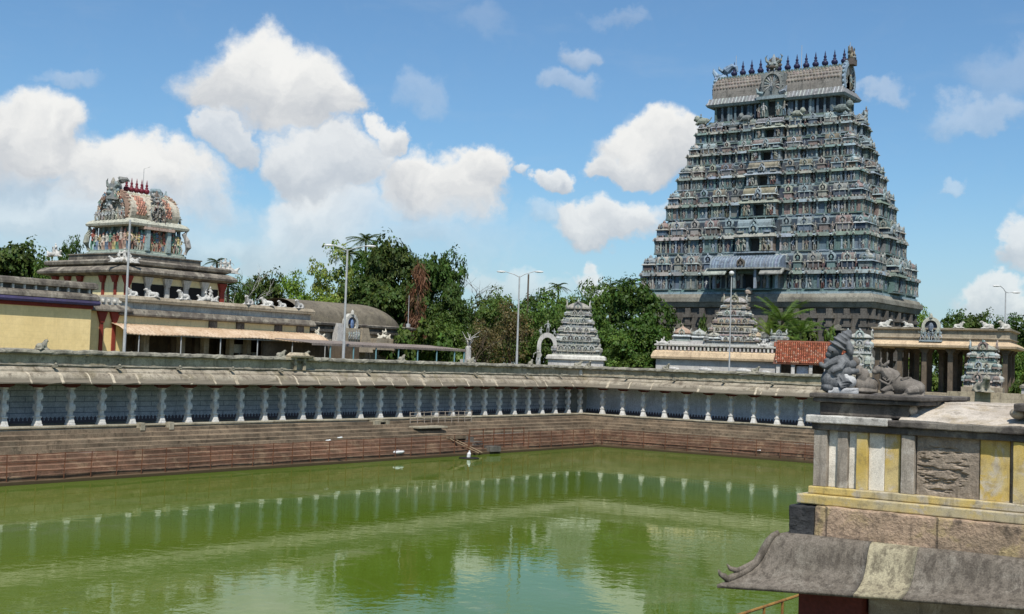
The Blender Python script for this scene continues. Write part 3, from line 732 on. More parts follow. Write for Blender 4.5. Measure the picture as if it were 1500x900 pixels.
def kalasam(h):
    k = h / 2.0
    return lathe([(.20 * k, 0), (.24 * k, .06 * k), (.10 * k, .18 * k), (.12 * k, .26 * k), (.30 * k, .42 * k), (.38 * k, .62 * k), (.30 * k, .82 * k), (.13 * k, .92 * k), (.22 * k, 1.02 * k), (.11 * k, 1.10 * k), (.15 * k, 1.24 * k), (.17 * k, 1.36 * k), (.07 * k, 1.5 * k), (.08 * k, 1.62 * k), (.015, 2.0 * k)], 10)

# ================================================================== the great gopuram
GX, GY = 1.8, 43.67
gop = thing('gopuram', 'tall grey blue gopuram tower of carved tiers behind the tank', 'temple tower', (GX, GY, 2.6))
ZF = [17.4, 22.2, 26.9, 31.0, 34.4, 37.5, 40.4]
WF = [31.2, 28.9, 26.8, 24.8, 23.0, 21.5, 20.4]
DF = [17.0, 14.2, 12.2, 10.2, 8.4, 6.8, 5.8]
statues = []      # (size on the picture, parts, location, yaw)
down = (0, 0, -2.6)

# granite base
m = MB()
m.add(box(-15.3, 15.3, -8.4, 8.4, 2.6, 16.3)); m.add(box(-16.1, 16.1, -9.2, 9.2, 2.6, 4.0)); m.add(box(-15.9, 15.9, -9.0, 9.0, 4.0, 5.2)); m.add(box(-15.6, 15.6, -8.7, 8.7, 9.6, 10.1))
sb = m.build('stone_base', 'granite', gop, loc=down)
m = MB(); m.add(frustum(0, 0, 15.7, 16.35, 31.4, 17.4, 32.0, 18.0)); m.add(box(-16.1, 16.1, -9.1, 9.1, 16.35, 16.95)); m.add(frustum(0, 0, 16.95, 17.4, 31.9, 17.9, 31.4, 17.4))
bevel(m.build('base_ledge', 'ledge', gop, loc=down), .06)
m = MB(); n_ = MB(); d_ = MB()
for yaw, L, dd in ((0, 30.6, 8.4), (math.pi / 2, 16.8, 15.3)):
    ks = np.linspace(-L / 2 + .5, L / 2 - .5, 15 if L > 20 else 8)
    for i, k in enumerate(ks):
        if L > 20 and abs(k) < 2.6: continue
        pr = .30 if i % 2 else .5
        m.add(mv(mv(box(k - .36, k + .36, -pr, 0, 5.2, 15.6), (0, -dd, 0)), (0, 0, 0), yaw)); m.add(mv(mv(box(k - .6, k + .6, -pr - .15, 0, 14.4, 14.8), (0, -dd, 0)), (0, 0, 0), yaw)); m.add(mv(mv(box(k - .52, k + .52, -pr - .1, 0, 13.4, 13.7), (0, -dd, 0)), (0, 0, 0), yaw))
        if i < len(ks) - 1 and i % 2 == 0:
            c = (ks[i] + ks[i + 1]) / 2
            if L > 20 and abs(c) < 3.6: continue
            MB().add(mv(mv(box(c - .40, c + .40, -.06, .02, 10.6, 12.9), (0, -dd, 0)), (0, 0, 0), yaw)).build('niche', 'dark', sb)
            for sx in (-1, 1): n_.add(mv(mv(box(c + sx * .55 - .12, c + sx * .55 + .12, -.28, 0, 10.1, 13.0), (0, -dd, 0)), (0, 0, 0), yaw))
            n_.add(mv(mv(box(c - .8, c + .8, -.36, 0, 13.0, 13.22), (0, -dd, 0)), (0, 0, 0), yaw)); n_.add(mv(mv(prism([(c - .6, 13.22), (c + .6, 13.22), (c + .4, 13.5), (c, 13.75), (c - .4, 13.5)], -.3, 0, 'y'), (0, -dd, 0)), (0, 0, 0), yaw))
m.build('base_pilasters', 'granite', sb)['kind'] = 'stuff'
n_.build('niche_frames', 'ledge', sb)['kind'] = 'stuff'
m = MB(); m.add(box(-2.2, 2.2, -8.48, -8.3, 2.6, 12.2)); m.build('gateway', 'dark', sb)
m = MB()
for sx in (-1, 1): m.add(box(sx * 2.6 - .45, sx * 2.6 + .45, -9.2, -8.6, 2.6, 12.4))
m.add(box(-3.6, 3.6, -9.3, -8.6, 12.4, 13.3)); m.build('gateway_frame', 'granite', sb)

def add_statue(parts, loc, yaw, s=1.0, key=0.0): statues.append((key, parts, loc, yaw, s))
def wall_face(mb, L, h, z0, yaw, off, tier, ledge, front):
    """one side of a tier; local x along the side, outside towards -y, placed at distance off"""
    def T(parts, loc, s=1.0): place(mb, [(mv(vf, (0, -off, 0)), c) if False else (vf, c) for vf, c in parts], (0, 0, 0)) if False else [mb.add(mv(mv(vf, (loc[0], loc[1] - off, loc[2] + z0), 0, s), (0, 0, 0), yaw), c if not isinstance(c, str) else pick('lblue', 'cream')) for vf, c in parts]
    def F(parts, loc, s, key):
        c, k = math.cos(yaw), math.sin(yaw); x, y = loc[0], loc[1] - off
        add_statue(parts, (x * c - y * k, x * k + y * c, loc[2] + z0), yaw, s, key)
    zw0, zw1, zc1, zs1 = .15 * h, .50 * h, .60 * h, .66 * h
    hw = zw1 - zw0
    cw = L * (.175 if front else .22)
    half = L / 2
    # the bays on one half: position, width, kind
    bays = []
    kw = 1.9 * (L / 31 if front else L / 17) ** .5
    n = max(2, int(round((half - cw / 2 - kw) / 2.35)))
    step = (half - cw / 2 - kw - .25) / n
    for sx in (-1, 1):
        for i in range(n):
            c = cw / 2 + .15 + step * (i + .5)
            bays.append((sx * c, step * (.80 if (i % 2 == (n + 1) % 2) else .58), 'sala' if (i % 2 == (n + 1) % 2) else 'panjara'))
        bays.append((sx * (half - kw / 2), kw, 'kuta'))
    for x, wd, kind in bays:
        pr = .34 if kind != 'panjara' else .16
        # bay body with pilasters and a shallow dark niche
        T([(box(x - wd / 2, x + wd / 2, .45 - pr, .6, zw0, zw1), pick('blue', 'teal', 'grey', 'dblue', 'pink', 'blue', 'dblue'))], (0, 0, 0))
        npil = 2 if wd < 1.6 else (4 if wd > 2.2 else 3)
        for q in np.linspace(x - wd / 2 + .12, x + wd / 2 - .12, npil): T(pil(hw, .19), (q, .40 - pr, zw0))
        T([(box(x - wd / 2 - .10, x + wd / 2 + .10, .42 - pr - .12, .6, zw0 - .16, zw0), pick('lblue', 'teal', 'green', 'lblue'))], (0, 0, 0))
        T([(frustum(x, .25 - pr / 2 + .1, zw1, zc1, wd + .50, .9, wd + .12, .55), pick('lblue', 'teal', 'green', 'grey', 'cream'))], (0, 0, 0))
        for q in np.linspace(x - wd / 2 + .2, x + wd / 2 - .2, max(1, int(wd / .9))):
            T([(vf, {'rim': jit(PAL['cream']), 'core': jit(PAL['brown']), 'fig': jit(PAL['grey'])}[c]) for vf, c in nasi(.17, .1)], (q, -.32, zw1 + .05))
        gaps = np.linspace(x - wd / 2 + .12, x + wd / 2 - .12, npil)
        for a, b in zip(gaps[:-1], gaps[1:]):
            if rng.random() < .8: F(figure(hw * .80), ((a + b) / 2, .36 - pr, zw0), 1.0, (h, front))
        hh = h - zs1 + (.38 if kind == 'kuta' else .30)
        if kind == 'kuta': T(kuta(wd * .94, hh), (x, .72 + .12, zs1))
        elif kind == 'sala': T(sala(wd * .98, min(1.15, ledge), hh), (x, .62, zs1))
        else: T(panjara(wd, hh), (x, .5, zs1))
    xs = sorted([b[0] - b[1] / 2 for b in bays] + [b[0] + b[1] / 2 for b in bays])
    # figures in the recesses, on the ledge and along the frieze
    for a, b in zip(xs[1::2], xs[2::2]):
        if abs((a + b) / 2) < cw / 2: continue
        F(figure(hw * .92), ((a + b) / 2, .30, zw0), 1.0, (h, front)); F(figure((h - zs1) * .72), ((a + b) / 2, .42, zs1), 1.0, (h, front))
        T([(box(a + .02, b - .02, .47, .6, zw0, zw1), pick('dblue', 'brown', 'black'))], (0, 0, 0))
    for q in np.arange(-half + .3, half - .2, .42):
        if abs(q) < cw / 2: continue
        T([(cbox(q, .26, zc1, .24, .30, zs1 - zc1), pick('cream', 'grey', 'lblue', 'pink', 'brown', 'teal'))], (0, 0, 0))
        if rng.random() < .35: T([(ell((q, .0, zc1 + .12), (.13, .12, .17), 6, 5), pick('skin', 'cream', 'pink', 'teal'))], (0, 0, 0))
    # the centre bay with its doorway, guardians and double roofs
    p = .75
    dw, dh = (.72 if front else .5) * (.8 + .05 * h), hw * 1.08
    for sx in (-1, 1):
        T([(box(sx * (dw + cw / 2) / 2 - (cw / 2 - dw) / 2, sx * (dw + cw / 2) / 2 + (cw / 2 - dw) / 2, .45 - p, .9, zw0 - .1, zw1 + .1), pick('blue', 'teal', 'pink', 'grey'))], (0, 0, 0))
        for q in (dw + .16, (dw + cw / 2) / 2 + .1, cw / 2 - .15): T(pil(hw * 1.1, .24), (sx * q, .38 - p, zw0))
        for q, sc in (((dw + .62), 1.15), (cw / 2 - .5, .95)):
            if front: F(figure(hw * sc, pose=1 if q < 1.6 else None, cols=(pick('cream', 'skin', 'white'), pick('red', 'cream', 'ochre'), pick('ochre', 'cream'))), (sx * q, .15 - p, zw0), 1.0, (h + 1, front))
        T([(cbox(sx * cw * .36, .1 - p + .3, zs1 - .1, .8, .8, .2), pick('cream', 'lblue'))], (0, 0, 0))
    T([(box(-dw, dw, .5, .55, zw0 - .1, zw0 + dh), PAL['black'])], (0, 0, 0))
    T([(box(-cw / 2 - .2, cw / 2 + .2, .20 - p, .9, zw0 - .28, zw0 - .1), pick('lblue', 'teal'))], (0, 0, 0))
    T([(frustum(0, .2, zw1 + .1, zc1 + .08, cw + .7, 2.0, cw + .2, 1.5), pick('lblue', 'cream', 'green'))], (0, 0, 0))
    if not (tier == 0 and front):
        T(sala(cw * .98, 1.35, h - zc1 + .1), (0, .12, zc1 + .08))
        T([(vf, {'rim': jit(PAL['lblue']), 'core': jit(PAL['blue']), 'fig': jit(PAL['cream'])}[c]) for vf, c in nasi((h - zc1) * .33, .25)], (0, -.75, zc1 + .1))

for t_ in range(6):
    z0, h = ZF[t_], ZF[t_ + 1] - ZF[t_]
    W, D = WF[t_], DF[t_]
    led = (W - WF[t_ + 1]) / 2
    mb = MB()
    mb.add(box(-W / 2 + .95, W / 2 - .95, -D / 2 + .95, D / 2 - .95, z0, z0 + h), jit(PAL['dblue']))
    mb.add(box(-W / 2 + .55, W / 2 - .55, -D / 2 + .55, D / 2 - .55, z0 + .12 * h, z0 + .52 * h), jit(PAL['blue']))
    mb.add(box(-W / 2 + .05, W / 2 - .05, -D / 2 + .05, D / 2 - .05, z0, z0 + .055 * h), pick('lblue', 'teal', 'grey'))
    mb.add(box(-W / 2 + .22, W / 2 - .22, -D / 2 + .22, D / 2 - .22, z0 + .055 * h, z0 + .13 * h), pick('blue', 'teal', 'green', 'lblue'))
    mb.add(frustum(0, 0, z0 + .50 * h, z0 + .535 * h, W - .5, D - .5, W + .12, D + .12), pick('grey', 'teal', 'lblue'))
    mb.add(frustum(0, 0, z0 + .535 * h, z0 + .60 * h, W + .12, D + .12, W - .7, D - .7), pick('lblue', 'teal', 'green'))
    mb.add(box(-W / 2 + .42, W / 2 - .42, -D / 2 + .42, D / 2 - .42, z0 + .60 * h, z0 + .652 * h), pick('grey', 'brown', 'dblue'))
    wall_face(mb, W, h, z0, 0, D / 2, t_, led, True)
    wall_face(mb, D, h, z0, math.pi / 2, W / 2, t_, led, False)
    wall_face(mb, D, h, z0, -math.pi / 2, W / 2, t_, led, False)
    mb.build('tier', 'gop', gop, loc=down)
# blue canopy over the lowest doorway
m = MB(); z0 = 20.55
pr = [(-1.7, 0), (-1.62, .45), (-1.3, 1.0), (-.7, 1.45), (0, 1.62), (.7, 1.45), (1.7, .3), (1.7, 0)]
m.add(mv(prism(pr, -4.7, 4.7, 'x'), (0, -8.6, z0)), (.15, .19, .25))
for k in np.arange(-4.6, 4.7, .4): m.add(mv(prism([(-1.76, .03), (-1.68, .47), (-1.35, 1.04), (-.72, 1.5), (0, 1.67), (0, 1.5), (-1.6, .02)], k - .06, k + .06, 'x'), (0, -8.6, z0)), jit((.24, .29, .34)))
m.add(mv(box(-5.0, 5.0, -2.0, .5, -.16, .02), (0, -8.6, z0)), (.30, .32, .30))
for sx in (-1, 1): m.add(mv(prism([(-2.3, -.75), (-1.5, -.1), (.3, -.1), (.3, -.3), (-1.4, -.3), (-2.3, -.9)], 2.3, 5.3, 'x'), (0, -8.6, z0), 0, (sx, 1, 1)), jit(PAL['cream']))
place(m, nasi(.55, .3), (-.4, -10.45, z0 + .1), 0, 1, dict(rim=jit(PAL['brown']), core=jit(PAL['brown']), fig=jit(PAL['brown'])))
for sx in (-1, 1):
    for q in (1.4, 4.2): m.add(cbox(sx * q, -9.9, 18.0, .32, .32, 2.5), jit(PAL['lblue']))
m.build('canopy', 'gop', gop, loc=down)
MB().add(lathe([(.45, 0), (.5, .3), (.35, .65), (.15, .8)], 10), (.50, .40, .32)).build('offering_stone', 'gop', gop, loc=(0.1, -8.9, 17.4 - 2.6 + .0))

# neck, barrel roof, gables, finials
m = MB()
m.add(box(-9.2, 9.2, -2.5, 2.5, 40.35, 40.75), PAL['green']); m.add(box(-8.7, 8.7, -2.1, 2.1, 40.7, 43.2), (.022, .028, .04))
m.add(box(-10.3, 10.3, -3.0, 3.0, 40.1, 40.4), PAL['lblue'])
for L, off, yaw in ((17.4, 2.1, 0), (4.2, 8.7, math.pi / 2)):
    for k in np.arange(-L / 2 + .3, L / 2, .95): m.add(mv(cbox(k, -off - .12, 40.75, .26, .26, 2.3), (0, 0, 0), yaw), pick('blue', 'teal', 'lblue', 'blue'))
    for k in np.arange(-L / 2 + 2.3, L / 2, 2.85): m.add(mv(cbox(k, -off - .08, 41.0, .75, .2, 1.6), (0, 0, 0), yaw), jit(PAL['blue']))
m.add(box(-1.5, -.55, -3.3, -2.3, 40.7, 43.3), PAL['teal']); m.add(box(.55, 1.5, -3.3, -2.3, 40.7, 43.3), PAL['teal']); m.add(box(-.56, .56, -2.8, -2.2, 40.7, 42.9), PAL['black']); m.add(box(-1.9, 1.9, -3.8, -2.2, 42.9, 43.3), PAL['lblue'])
m.build('roof_neck', 'gop', gop, loc=down)
for sx in (-1, 1): add_statue(figure(1.9), (sx * 1.0, -3.5, 40.75), 0, 1, (9, True)); add_statue(figure(1.7), (sx * 1.75, -3.2, 40.75), 0, 1, (9, True))
m = MB()
m.add(frustum(0, 0, 42.75, 43.05, 18.9, 5.6, 19.3, 6.0), PAL['lblue']); m.add(frustum(0, 0, 43.05, 43.9, 19.3, 6.0, 18.2, 4.9), jit(PAL['grey']))
for k in np.arange(-9.3, 9.4, .5): m.add(mv(prism([(-3.03, 43.04), (-2.48, 43.92), (-2.3, 43.9), (-2.9, 43.0)], k - .07, k + .07, 'x'), (0, 0, 0)), jit(PAL['white']))
m.build('roof_eave', 'gop', gop, loc=down)
m = MB(); m.add(mv(vault(17.8, 4.9, 3.2, 15), (0, 0, 43.8)), (.22, .20, .18))
for j, a in enumerate(np.linspace(.42, 1.22, 5)):           # lattice of scales
    for k in np.arange(-8.6 + (j % 2) * .22, 8.7, .44):
        y, z = -math.cos(a) * 2.45 * (1 + .10 * math.sin(2 * a) ** 2), 3.2 * math.sin(a) ** .85
        m.add(ell((k, y, 43.8 + z), (.19, .14, .2), 6, 4), jit((.27, .225, .19), .3))
m.add(box(-8.8, 8.8, -.95, .95, 46.75, 47.0), PAL['lblue'])
for k in np.arange(-8.7, 8.8, .4): m.add(cbox(k, -.95, 46.8, .2, .3, .32), jit(PAL['green']))
roof = m.build('barrel_roof', 'gop', gop, loc=down)
def fan(r, mb, loc, yaw, rim, core, rays=17):
    n = 26; v = []; f = []
    th = np.linspace(-.62, math.pi + .62, n)
    for k, (rr, y) in enumerate(((1.0, .0), (1.0, .5), (.80, -.06), (.80, .3))):
        for a in th: v.append((rr * r * math.cos(a) * .92, y, rr * r * math.sin(a) * 1.12 + r * .72))
    for i in range(n - 1):
        f += [(i, i + 1, 2 * n + i + 1, 2 * n + i), (i, n + i, n + i + 1, i + 1), (2 * n + i, 2 * n + i + 1, 3 * n + i + 1, 3 * n + i)]
    mb.add(mv((v, f), loc, yaw), rim)
    mb.add(mv(([v[3 * n + i] for i in range(n)], [tuple(range(n))]), loc, yaw), core)
    for a in np.linspace(-.45, math.pi + .45, rays):
        c, s = math.cos(a), math.sin(a)
        mb.add(mv(tube([(.28 * r * c, .2, .28 * r * s * 1.12 + r * .72), (.78 * r * c * .92, .12, .78 * r * s * 1.12 + r * .72)], [.05 * r, .06 * r], 5), loc, yaw), pick('cream', 'pink', 'lblue', 'white'))
        mb.add(mv(ell((1.02 * r * c * .92, .2, 1.02 * r * s * 1.12 + r * .72), (.10 * r, .2, .10 * r), 6, 4), loc, yaw), jit(rim))
    for vf, c in figure(r * .95): mb.add(mv(mv(vf, (0, -.05, r * .15)), loc, yaw), c)
for sx in (1, -1):
    m = MB(); fan(2.15, m, (sx * 9.2, 0, 43.6), sx * math.pi / 2, (.24, .33, .42), (.20, .17, .15))
    m.build('gable', 'gop', gop, loc=down)
def crest_mask(mb, loc, yaw, s, cols):
    """a staring mask with curling horns, ears and a mane"""
    P = [(ell((0, 0, .55), (.62, .45, .55), 10, 7), cols[0]), (ell((0, -.35, .35), (.42, .3, .22), 8, 6), cols[1])]
    for sx in (-1, 1):
        P += [(ell((sx * .28, -.36, .72), (.16, .14, .16), 7, 5), cols[2]), (tube([(sx * .4, 0, .9), (sx * .85, 0, 1.15), (sx * 1.0, 0, 1.6), (sx * .78, -.05, 1.85)], [.2, .16, .10, .03], 6), cols[0]), (ell((sx * .72, .05, .6), (.28, .15, .2), 7, 5), cols[1]), (tube([(sx * .25, -.3, .2), (sx * .3, -.5, 0), (sx * .26, -.45, -.2)], [.08, .06, .02], 5), cols[2])]
    for a in np.linspace(.5, 2.64, 7): P.append((ell((.75 * math.cos(a), .1, .6 + .75 * math.sin(a)), (.2, .18, .26), 6, 5), cols[1]))
    P.append((tube([(0, 0, 1.0), (0, 0, 1.5), (0, 0, 1.9)], [.3, .22, .05], 7), cols[2]))
    for vf, c in P: mb.add(mv(vf, loc, yaw, s), c)
m = MB(); crest_mask(m, (9.3, 0, 47.6), math.pi / 2, 1.0, (jit(PAL['ochre']), jit(PAL['grey']), jit(PAL['brown']))); m.add(cbox(9.3, 0, 47.0, 1.0, 1.3, .8), PAL['brown']); m.build('crest', 'gop', gop, loc=down)
m = MB()
m.add(tube([(-8.40, 0, 46.4), (-8.70, 0, 47.3), (-8.10, 0, 48.2), (-7.30, 0, 48.7), (-6.70, 0, 48.5), (-6.50, 0, 47.9)], [1.1, .95, .62, .40, .26, .1], 8), (.20, .28, .38))
m.add(tube([(-8.90, 0, 47.0), (-9.50, 0, 47.5), (-10.00, 0, 48.2), (-10.10, 0, 48.7)], [.6, .42, .25, .05], 7), (.24, .33, .42)); m.add(tube([(-8.60, 0, 48.1), (-9.20, 0, 48.5), (-9.30, 0, 48.9)], [.3, .2, .04], 6), (.2, .28, .36)); m.add(ell((-8.90, -.3, 46.6), (.55, .5, .6), 8, 6), (.3, .36, .4))
m.build('horned_crest', 'gop', gop, loc=down)
m = MB(); fan(1.55, m, (0, -3.35, 43.75), 0, (.22, .23, .22), (.14, .13, .12), 13); m.add(box(-1.6, 1.6, -3.2, 0, 43.4, 46.3), PAL['grey']); crest_mask(m, (0, -2.9, 46.7), 0, 1.15, (jit(PAL['grey']), jit(PAL['brown']), jit(PAL['lblue'])))
for sx in (-1, 1): m.add(tube([(sx * 1.2, -3.3, 43.7), (sx * 1.9, -3.4, 43.9), (sx * 2.1, -3.4, 44.5)], [.3, .25, .08], 6), jit(PAL['lblue']))
m.build('dormer', 'gop', gop, loc=down)
kal = MB().add(kalasam(2.35))
ko = None
for k in range(13):
    x = -7.0 + k * (8.35 + 7.0) / 12
    if ko is None: o = ko = kal.build('finial', 'navy', gop, True)
    else: o = ko.copy(); COL.objects.link(o); o.parent = gop
    o.location = (x, 0, 46.95 - 2.6)
rod = MB().add(tube([(0, 0, 0), (0, 0, 3.3)], [.05, .03], 5))
for k, (x, hh) in enumerate(((-6.9, 46.9), (2.45, 47.2), (9.0, 46.8))):
    o = rod.build('lightning_rod', 'galv', gop); o.location = (x, .3, hh - 2.6)
# lions and sitting figures on the shoulder of the roof
def lion():
    c = pick('grey', 'cream', 'lblue')
    return [(ell((0, 0, .5), (.85, .4, .42), 8, 6), c), (ell((-.85, 0, .85), (.4, .36, .42), 8, 6), c), (tube([(-.6, -.2, .4), (-.95, -.2, .1)], [.16, .12], 5), c), (tube([(.6, -.2, .4), (.4, -.25, .1)], [.2, .12], 5), c), (tube([(.8, 0, .5), (1.1, 0, .9)], [.1, .05], 5), c), (tube([(-.6, .2, .4), (-.95, .2, .1)], [.16, .12], 5), c), (ell((-1.15, 0, .75), (.2, .2, .18), 6, 5), c)]
for x, y, yw, sc in ((-9.9, -2.9, 0, 1.1), (9.3, -3.0, math.pi, 1.2), (-3.6, -3.0, 0, .9), (3.4, -3.0, math.pi, .9), (10.3, 2.3, -1.3, 1.1), (-10.4, 2.0, .8, 1.0)):
    add_statue(lion(), (x, y, 40.4), yw, sc, (9, True))
for sx in (-1, 1):
    for sy in (-1, 1): add_statue(figure(1.7), (sx * 10.3, sy * 2.9, 40.4), 0 if sy < 0 else sx * 1.57, 1, (8, True))
# the hundred largest statues stand as parts of their own, the rest as one part
statues.sort(key=lambda s: (-(s[0][0] + (2.0 if s[0][1] else 0))))
for key, parts, loc, yaw, s in statues[:98]:
    mb = MB(); place(mb, parts, (0, 0, 0), 0, s)
    mb.build('statue', 'gop', gop, loc=(loc[0], loc[1], loc[2] - 2.6), yaw=yaw)
mb = MB()
for key, parts, loc, yaw, s in statues[98:]: place(mb, parts, loc, yaw, s)
mb.build('small_statues', 'gop', gop, loc=down)['kind'] = 'stuff'

# ================================================================== small statues used in many places
def nandi_mb(s=1.0, mat=None, head=1.0):
    """a couched bull: head towards -X"""
    m = MB()
    m.add(ell((.1, 0, .42), (.78, .36, .36), 12, 8)); m.add(ell((.62, 0, .40), (.38, .40, .36), 10, 7)); m.add(ell((-.32, 0, .80), (.26, .20, .22), 10, 7))
    m.add(tube([(-.35, 0, .45), (-.55, 0, .78), (-.72, 0, 1.02)], [.34, .27, .2], 9)); m.add(ell((-.82, 0, 1.06), (.22, .17, .19), 9, 7)); m.add(ell((-1.02, 0, .98), (.17, .12, .12), 8, 6))
    for sy in (-1, 1):
        m.add(tube([(-.74, sy * .12, 1.18), (-.68, sy * .22, 1.34), (-.70, sy * .18, 1.5)], [.07, .055, .02], 6)); m.add(tube([(-.70, sy * .16, 1.08), (-.60, sy * .34, 1.04)], [.08, .05], 6))
        m.add(tube([(-.35, sy * .26, .35), (-.75, sy * .28, .14), (-.35, sy * .30, .09)], [.14, .11, .08], 7)); m.add(tube([(.75, sy * .30, .38), (.35, sy * .42, .16), (.80, sy * .44, .09)], [.2, .13, .08], 7))
    m.add(tube([(.95, 0, .5), (1.02, .1, .25), (.9, .2, .08)], [.07, .05, .05], 6)); m.add(box(-1.0, 1.05, -.48, .48, 0, .08))
    m.V = [v * s for v in m.V]
    return m
bull_lo = remesh(nandi_mb(1.0).build('nandi_statue', 'white_stat'), .075, 3)
bull_dk = remesh(nandi_mb(.42).build('nandi_statue', 'coping'), .04, 2)
def put_bull(src, label, loc, yaw, s, group, used=set()):
    o = src if src.name not in used else src.copy()
    if src.name in used: COL.objects.link(o)
    used.add(src.name)
    o.location = loc; o.rotation_euler = (0, 0, yaw); o.scale = (s, s, s) if not hasattr(s, '__len__') else s
    return tag(o, label, 'statue', group)
gp = 'bull statues on the tank parapet'
put_bull(bull_dk, 'dark little bull statue on the left parapet below the yellow wall', (-.25, on_x(62, 508, -.25)[1], 7.72), -1.2, 1.25, gp)
for u, lab in ((412, 'dark small bull beside the parapet niche, nearer the viewer'), (446, 'dark small bull beside the parapet niche, on its far side'), (589, 'small dark bull on the parapet under the tin shed posts'), (690, 'small dark bull on the parapet past the end of the tin shed'),
               (778, 'small dark bull on the parapet left of the white arch')):
    put_bull(bull_dk, lab, (-.25, on_x(u, 520, -.25)[1], 7.72), rng.uniform(-1.9, -1.2), 1.05, gp)
put_bull(bull_dk, 'dark bull at the parapet corner above the white roundel, facing left', (-.3, -.6, 7.72), -2.3, 1.1, gp); put_bull(bull_dk, 'dark bull at the parapet corner above the white roundel, facing right', (.4, .3, 7.72), 2.6, 1.1, gp)
for u, lab in ((976, 'small dark bull on the far parapet before the grey shrine wall'), (1107, 'small dark bull on the far parapet near the tiled roof hut')):
    put_bull(bull_dk, lab, (on_y(u, 545, .25)[0], .25, 7.72), rng.uniform(2.8, 3.5), 1.1, gp)
for u, s_, lab in ((986, 1.3, 'low pale lump of stone on the far parapet in front of the domed shrine'), (1032, 1.5, 'low pale lump of stone on the far parapet left of the lamp pole'), (1088, 1.7, 'long low pale stone on the far parapet right of the lamp pole'), (1121, 1.0, 'small pale stone on the far parapet below the tiled roof hut')):
    m = MB(); m.add(ell((0, 0, .08), (.55, .3, .2), 9, 6)); m.add(ell((.35, .05, .05), (.35, .25, .16), 8, 6)); m.V = [v * s_ * .75 for v in m.V]
    tag(m.build('parapet_stone', 'pale_stone', smooth=True, loc=(on_y(u, 545, .3)[0], .3, 7.70)), lab, 'stone', 'pale stones lying on the far parapet')

# ================================================================== shrines and halls left of the tank
def zx(u, v, X): return float(on_x(u, v, X)[2])
def yx(u, v, X): return float(on_x(u, v, X)[1])
def xy(u, v, Y): return float(on_y(u, v, Y)[0])
DN = (0, 0, -2.6)
def moulding(x0, x1, y0, y1, prof):
    """horizontal moulding round a rectangle: prof is (outset, z)"""
    v = []; f = []
    for o, z in prof: v += [(x0 - o, y0 - o, z), (x1 + o, y0 - o, z), (x1 + o, y1 + o, z), (x0 - o, y1 + o, z)]
    for i in range(len(prof) - 1):
        for k in range(4): f.append((i * 4 + k, i * 4 + (k + 1) % 4, i * 4 + 4 + (k + 1) % 4, i * 4 + 4 + k))
    f.append((3, 2, 1, 0)); n = 4 * (len(prof) - 1); f.append((n, n + 1, n + 2, n + 3))
    return v, f
# --- the shrine with the barrel roofed crown
VX, VY0 = -24.35, -38.7
VY1 = yx(327, 430, VX); VX0 = xy(74, 420, VY0)
vs = thing('shrine', 'cream shrine hall with maroon pilasters under a painted barrel roofed crown', 'shrine', (VX, VY0, 2.6))
def vb(mb, name, mat, smooth=False, parent=None): return mb.build(name, mat, parent or vs, smooth, loc=(-VX, -VY0, -2.6))
m = MB(); m.add(box(VX0, VX, VY0, VY1, 2.6, 14.9)); vb(m, 'wall', 'cream')
m = MB()
for u in (83, 101, 119, 152, 170): 
    x = xy(u, 410, VY0); m2 = MB(); m2.add(box(x - .16, x + .16, VY0 - .12, VY0, 8.0, 14.3)); m2.add(frustum(x, VY0 - .1, 13.9, 14.5, .4, .3, .85, .5)); vb(m2, 'pilaster', 'maroon')
for k, y in enumerate(np.linspace(VY0 + .3, VY1 - .3, 6)):
    m2 = MB(); m2.add(box(VX, VX + .22, y - .25, y + .25, 8.0, 14.2)); m2.add(frustum(VX + .12, y, 13.7, 14.5, .3, .5, .5, 1.0)); vb(m2, 'pilaster', 'maroon' if k in (0, 5) else 'greywhite')
for a, b in zip(np.linspace(VY0 + .6, VY1 - .6, 6)[:-1], np.linspace(VY0 + .6, VY1 - .6, 6)[1:]):
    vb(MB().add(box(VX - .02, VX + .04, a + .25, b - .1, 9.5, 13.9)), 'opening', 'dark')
vb(MB().add(moulding(VX0, VX, VY0, VY1, [(.0, 14.5), (.9, 14.75), (.95, 14.95), (.7, 15.2), (.3, 15.4), (.1, 15.42)])), 'eave', 'soot')
vb(MB().add(moulding(VX0, VX, VY0, VY1, [(.1, 15.42), (.45, 15.6), (.5, 15.85), (.3, 16.0), (-.2, 16.05)])), 'cornice', 'soot')
UX = -26.3
UY0 = yx(189, 350, UX); UY1 = yx(268, 360, UX); UX0 = xy(133, 350, UY0)
vb(MB().add(moulding(UX0 - 1.4, UX + .9, UY0 - 1.3, UY1 + 1.5, [(0, 16.0), (0, 16.5), (.1, 16.55), (.1, 16.64), (-.3, 16.66)])), 'roof_block', 'soot')
def vb(mb, name, mat, smooth=False, parent=None): return mb.build(name, mat, parent or vs, smooth, loc=(-VX, -VY0, -3.1))
STRONG = [(.42, .13, .09), (.12, .26, .19), (.48, .38, .17), (.16, .25, .34), (.50, .36, .26), (.55, .52, .44), (.55, .52, .44), (.30, .16, .12)]
def bright(): return tuple(jit(STRONG[rng.integers(len(STRONG))]) for _ in range(3))
m = MB(); m.add(moulding(UX0, UX, UY0, UY1, [(.0, 17.1), (.25, 17.15), (.25, 17.4), (.1, 17.45), (.12, 17.6), (-.1, 17.62)]), (.36, .42, .36))
vb(m, 'crown_plinth', 'shrine_paint')
m = MB(); m.add(box(UX0 + .5, UX - .5, UY0 + .5, UY1 - .5, 17.6, 20.0), (.16, .19, .17))
for k in np.linspace(UX0 + .3, UX - .3, 5): m.add(cbox(k, UY0 + .35, 17.6, .26, .26, 2.2), jit(PAL['teal']))
for k in np.linspace(UY0 + .3, UY1 - .3, 9): m.add(cbox(UX - .35, k, 17.6, .26, .26, 2.2), jit(PAL['teal']))
yc = (UY0 + UY1) / 2
